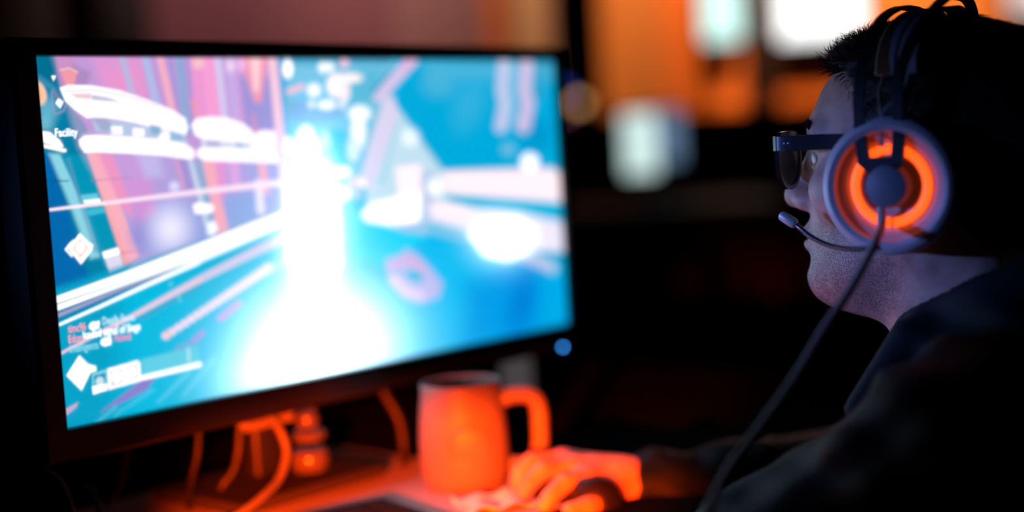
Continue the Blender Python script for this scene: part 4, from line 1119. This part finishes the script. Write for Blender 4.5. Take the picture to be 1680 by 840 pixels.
# chair under the person
cb = hl(-.27, 0, 0); cb[2] = 0
ch = empty('office_chair', cb, 0, 'black office chair under the person in the black jacket', 'chair')
CT = frame(cb, HF, HL, ZV)
zs = HO[2] + PEL[2] - .145
MB(CT).box((.08, 0, zs - .04), (.48, .50, .08), .03).build('seat', M_blackm, ch)
MB(CT @ np.array(Matrix.Rotation(-.2, 4, 'Y'))).box((-.30, 0, zs + .16), (.07, .46, .34), .03).build('backrest', M_blackm, ch)
MB(CT).tube([(-.12, 0, zs - .06), (-.24, 0, zs - .05), (-.32, 0, zs + .06)], .02, 8).build('back_bar', M_black, ch)
MB(CT).lathe([(.0, zs - .08), (.03, zs - .08), (.03, .2), (.045, .2), (.045, .07), (0, .07)], 20, T=frame((.05, 0, 0), (1, 0, 0), (0, 1, 0), (0, 0, 1))).build('column', M_black, ch)
for k in range(5):
    a = 2 * math.pi * k / 5 + .3
    lg = MB(CT).tube([(.05, 0, .10), (.05 + .28 * math.cos(a), .28 * math.sin(a), .07)], [.025, .018], 8).build('leg', M_black, ch)
    MB(CT).lathe([(.0, -.012), (.028, -.012), (.03, 0), (.028, .012), (0, .012)], 16, T=frame((.05 + .28 * math.cos(a), .28 * math.sin(a), .03), (0, 0, 1), (math.cos(a), math.sin(a), 0), (-math.sin(a), math.cos(a), 0))).build('caster', M_black, lg)

# ================================================================== GLASSES
gl = empty('glasses', hl(.1, 0, -.02), 0, 'thick black framed glasses on the face of the person', 'glasses')
M_frame = mat('black_acetate', (.012, .012, .016), .22, coat=.5, noise=.1, nscale=60)
m = bpy.data.materials.new('lens_glass'); m.use_nodes = True; nt = m.node_tree
nt.nodes.remove(nt.nodes['Principled BSDF']); out = nt.nodes['Material Output']
tr = nt.nodes.new('ShaderNodeBsdfTransparent'); tr.inputs[0].default_value = (.9, .93, .95, 1); gs = nt.nodes.new('ShaderNodeBsdfGlossy'); gs.inputs['Roughness'].default_value = .02; gs.inputs['Color'].default_value = (.8, .9, 1, 1)
fr = nt.nodes.new('ShaderNodeFresnel'); fr.inputs['IOR'].default_value = 1.6; ms_ = nt.nodes.new('ShaderNodeMixShader')
nt.links.new(fr.outputs[0], ms_.inputs[0]); nt.links.new(tr.outputs[0], ms_.inputs[1]); nt.links.new(gs.outputs[0], ms_.inputs[2]); nt.links.new(ms_.outputs[0], out.inputs[0])
def lens_outline(s, grow=0.0):
    # outer/top corner is squarer, lower rim rounder; y outward
    pts = []
    yc, zc_ = .0375, .0155; hw, hh = .0265 + grow, .0205 + grow
    for k in range(40):
        a = 2 * math.pi * k / 40; c, s_ = math.cos(a), math.sin(a)
        e = .55 if s_ > 0 else .85
        y_ = math.copysign(abs(c) ** e, c) * hw * (1 + .06 * s_); z_ = math.copysign(abs(s_) ** e, s_) * hh
        pts.append((yc + y_ , zc_ + z_))
    return pts
def fx(y): return .1085 - .20 * max(0, abs(y) - .012) ** 1.0 * .45 - .6 * max(0, abs(y) - .04) ** 2   # frame front bends round the face
for s in (1, -1):
    o_, i_ = lens_outline(s, .0038), lens_outline(s, 0)
    v = []; n = len(o_)
    for pts, dx in ((o_, .002), (o_, -.002), (i_, -.002), (i_, .002)):
        v += [(fx(y) + dx, y * s, z) for y, z in pts]
    f = [(l * n + k, l * n + (k + 1) % n, ((l + 1) % 4) * n + (k + 1) % n, ((l + 1) % 4) * n + k) for l in range(4) for k in range(n)]
    MB(HT).add(v, f).build('rim', M_frame, gl, angle=50)
    v = [(fx(y) + .0006, y * s, z) for y, z in lens_outline(s, .0008)] + [(fx(.0375) + .0012, .0375 * s, .0155)]
    v += [(x - .0014, y, z) for x, y, z in v]; n = 40
    f = [(k, (k + 1) % n, n) for k in range(n)] + [(n + 1 + (k + 1) % n, n + 1 + k, 2 * n + 1) for k in range(n)] + [(k, n + 1 + k, n + 1 + (k + 1) % n, (k + 1) % n) for k in range(n)]
    MB(HT).add(v, f).build('lens', m, gl, angle=60)
    # end piece and temple
    zt_ = .0300
    pe = [(fx(.066) + .0015, .0650, zt_), (fx(.066) - .001, .0700, zt_), (fx(.066) - .008, .0722, zt_), (.06, .0735, zt_ - .0005), (.02, .0765, zt_ - .002), (-.005, .079, zt_ - .004)]
    tp = MB(HT).strip(bez([(x, y * s, z) for x, y, z in pe], 5), (0, 0, 1), .0125, .0042).build('temple', M_frame, gl, angle=50)
    for k in range(2):
        MB(HT).lathe([(0, .0004), (.0008, .0003), (.001, 0)], 10, T=frame((fx(.066) - .010 - .0034 * k, .0722 * s + .0024 * s, zt_), (1, 0, 0), (0, 0, 1), (0, s, 0))).build('rivet', mat('steel', (.7, .7, .7), .25, metal=1), tp)
MB(HT).strip(bez([(fx(.012) + .001, -.013, .0235), (.1095, 0, .0265), (fx(.012) + .001, .013, .0235)], 6), (0, 0, 1), .006, .004).build('bridge', M_frame, gl)

# ================================================================== HEADSET
hs = empty('headset', hl(0, 0, .13), 0, 'pale grey headset with an orange glowing ring worn over dark hair', 'headset')
M_shell = mat('pale_grey_plastic', (.55, .57, .6), .35, noise=.04, nscale=60)
M_dish = mat('white_dish_plastic', (.55, .52, .55), .45, noise=.03, nscale=60)
M_hub = mat('slate_plastic', (.17, .20, .24), .5, noise=.05, nscale=60)
M_band = mat('dark_band_plastic', (.016, .018, .025), .4, noise=.1, nscale=60)
M_pad = mat('grey_suspension_fabric', (.34, .34, .38), .8, noise=.15, nscale=200, bump=.3, bscale=700)
M_glow = mat('orange_glow_ring', (.8, .2, .05), .4, emit=(1, .085, .006), estr=1.9)
M_cush = mat('black_cushion', (.012, .012, .013), .75, noise=.2, nscale=60)
CZ = -.006
for s in (1, -1):
    # local z of the lathe points outwards (+y of the head)
    T = HT @ frame((0, 0, CZ), (1, 0, 0), (0, 0, 1), (0, s, 0)) if s < 0 else HT @ frame((0, 0, CZ), (-1, 0, 0), (0, 0, 1), (0, 1, 0))
    cup = MB(T).lathe([(.030, .084), (.047, .084), (.0515, .088), (.053, .094), (.0525, .100), (.0500, .1045), (.0460, .1062), (.0420, .1045), (.0405, .1005), (.0405, .094), (.030, .092)], 64, closed=True).build('ear_cup', M_shell, hs)
    MB(T).lathe([(.028, .066), (.040, .066), (.048, .070), (.050, .077), (.048, .085), (.028, .085)], 48, closed=True).build('ear_cushion', M_cush, hs)
    MB(T).lathe([(0, .0905), (.020, .0905), (.0225, .0925), (.0225, .0945), (.0330, .0945), (.0345, .0965), (.0385, .0985), (.0408, .1000), (.0408, .089), (0, .089)], 64).build('dish', M_dish, cup)
    # glowing ring
    MB(T).lathe([(.0280 + .0036 * math.cos(a), .0960 + .0030 * math.sin(a)) for a in np.linspace(0, 2 * math.pi, 13)[:-1]], 72, closed=True, a0=math.radians(-87), a1=math.radians(267)).build('glow_ring', M_glow, cup)
    hub = MB(T).lathe([(0, .1085), (.0135, .1085), (.0155, .1075), (.0165, .1045), (.0165, .094), (0, .094)], 40).build('hub', M_hub, cup)
    MB(T).prism([(x, y) for x, y in ((-.0245, .040), (-.0155, .040), (-.0135, .022), (.0035, .022), (.0055, .040), (.0145, .040), (.0125, .016), (.006, .010), (-.012, .008), (-.0225, .018))] if s > 0 else
                [(-x, y) for x, y in ((-.0245, .040), (-.0155, .040), (-.0135, .022), (.0035, .022), (.0055, .040), (.0145, .040), (.0125, .016), (.006, .010), (-.012, .008), (-.0225, .018))][::-1], .1005, .1035).build('yoke', M_band, cup, smooth=False)

def hoop(x_bot, x_top, ztop, ybot=.1025):
    pts = [(x_bot, ybot, .030), (x_bot, ybot, .045), (x_bot, ybot - .001, .062), (x_bot * .9 + x_top * .1, ybot - .006, .082), (x_bot * .6 + x_top * .4, ybot - .019, .103), (x_bot * .3 + x_top * .7, ybot - .042, .1215), (x_top * .95 + x_bot * .05, .030, ztop - .002), (x_top, 0, ztop)]
    full = pts + [(x, -y, z) for x, y, z in pts[-2::-1]]
    c = bez(full, 6)
    return MB(HT).strip(c, (1, 0, 0), .0090, .0034).build('hoop', M_band, hs)
hoop(.0200, .012, .1330); hoop(-.0100, -.028, .1375)
# suspended inner band
arc = [(.0835, .078), (.0800, .092), (.070, .107), (.052, .1195), (.028, .127), (0, .1295)]
fullarc = arc + [(-y, z) for y, z in arc[-2::-1]]
for xa, xb in ((.0130, -.0020), (-.0040, -.020)):
    c = [( (xa + xb) / 2 - .010 * (1 - abs(y) / .0835), y, z) for y, z in fullarc]
    MB(HT).strip(bez(c, 5), (1, 0, 0), abs(xa - xb), .0030).build('suspension_pad', M_pad, hs)
for s in (1, -1):
    for xt, xb_ in ((.009, .0060), (-.010, .0035)):
        MB(HT).tube(bez([(xt - .003, .0835 * s, .080), (xt, .089 * s, .065), (xb_, .096 * s, .05), (xb_ * .9, .100 * s, .036), (xb_ * .8, .102 * s, .024)], 5), .0009, 6).build('tension_wire', mat('grey_wire', (.35, .36, .4), .5), hs)
# microphone
boom = bez([P(1432, 406, 1.075), P(1400, 409, 1.092), P(1365, 404, 1.112), P(1335, 391, 1.128), P(1315, 376, 1.138), P(1303, 366, 1.143)], 8)
bm = MB().tube(boom, .0021, 10).build('mic_boom', mat('dark_steel_boom', (.10, .10, .12), .25, metal=.8), hs)
a_, b_ = P(1305, 368, 1.142), P(1282, 353, 1.148)
dd = (b_ - a_)
MB().tube([a_ - dd * .08, a_, a_ + dd * .1, a_ + dd * .5, a_ + dd * .9, b_ + dd * .02, b_ + dd * .10], [.0026, .0036, .0042, .0043, .0041, .0036, .0018], 16).build('mic_capsule', mat('mic_grey_metal', (.62, .6, .6), .4, metal=.3), bm)
# cord
cord = [hl(.005, .1045, -.021), hl(.005, .106, -.035), P(1438, 392, 1.04), P(1420, 430, 1.025), P(1392, 480, 1.005), P(1350, 545, .98), P(1302, 625, .955), P(1245, 705, .94), P(1200, 765, .93), P(1160, 840, .92), P(1130, 905, .915)]
MB().tube(bez(cord, 8), .0034, 10).build('cord', mat('grey_cord', (.55, .50, .48), .6, noise=.2, nscale=300), hs)
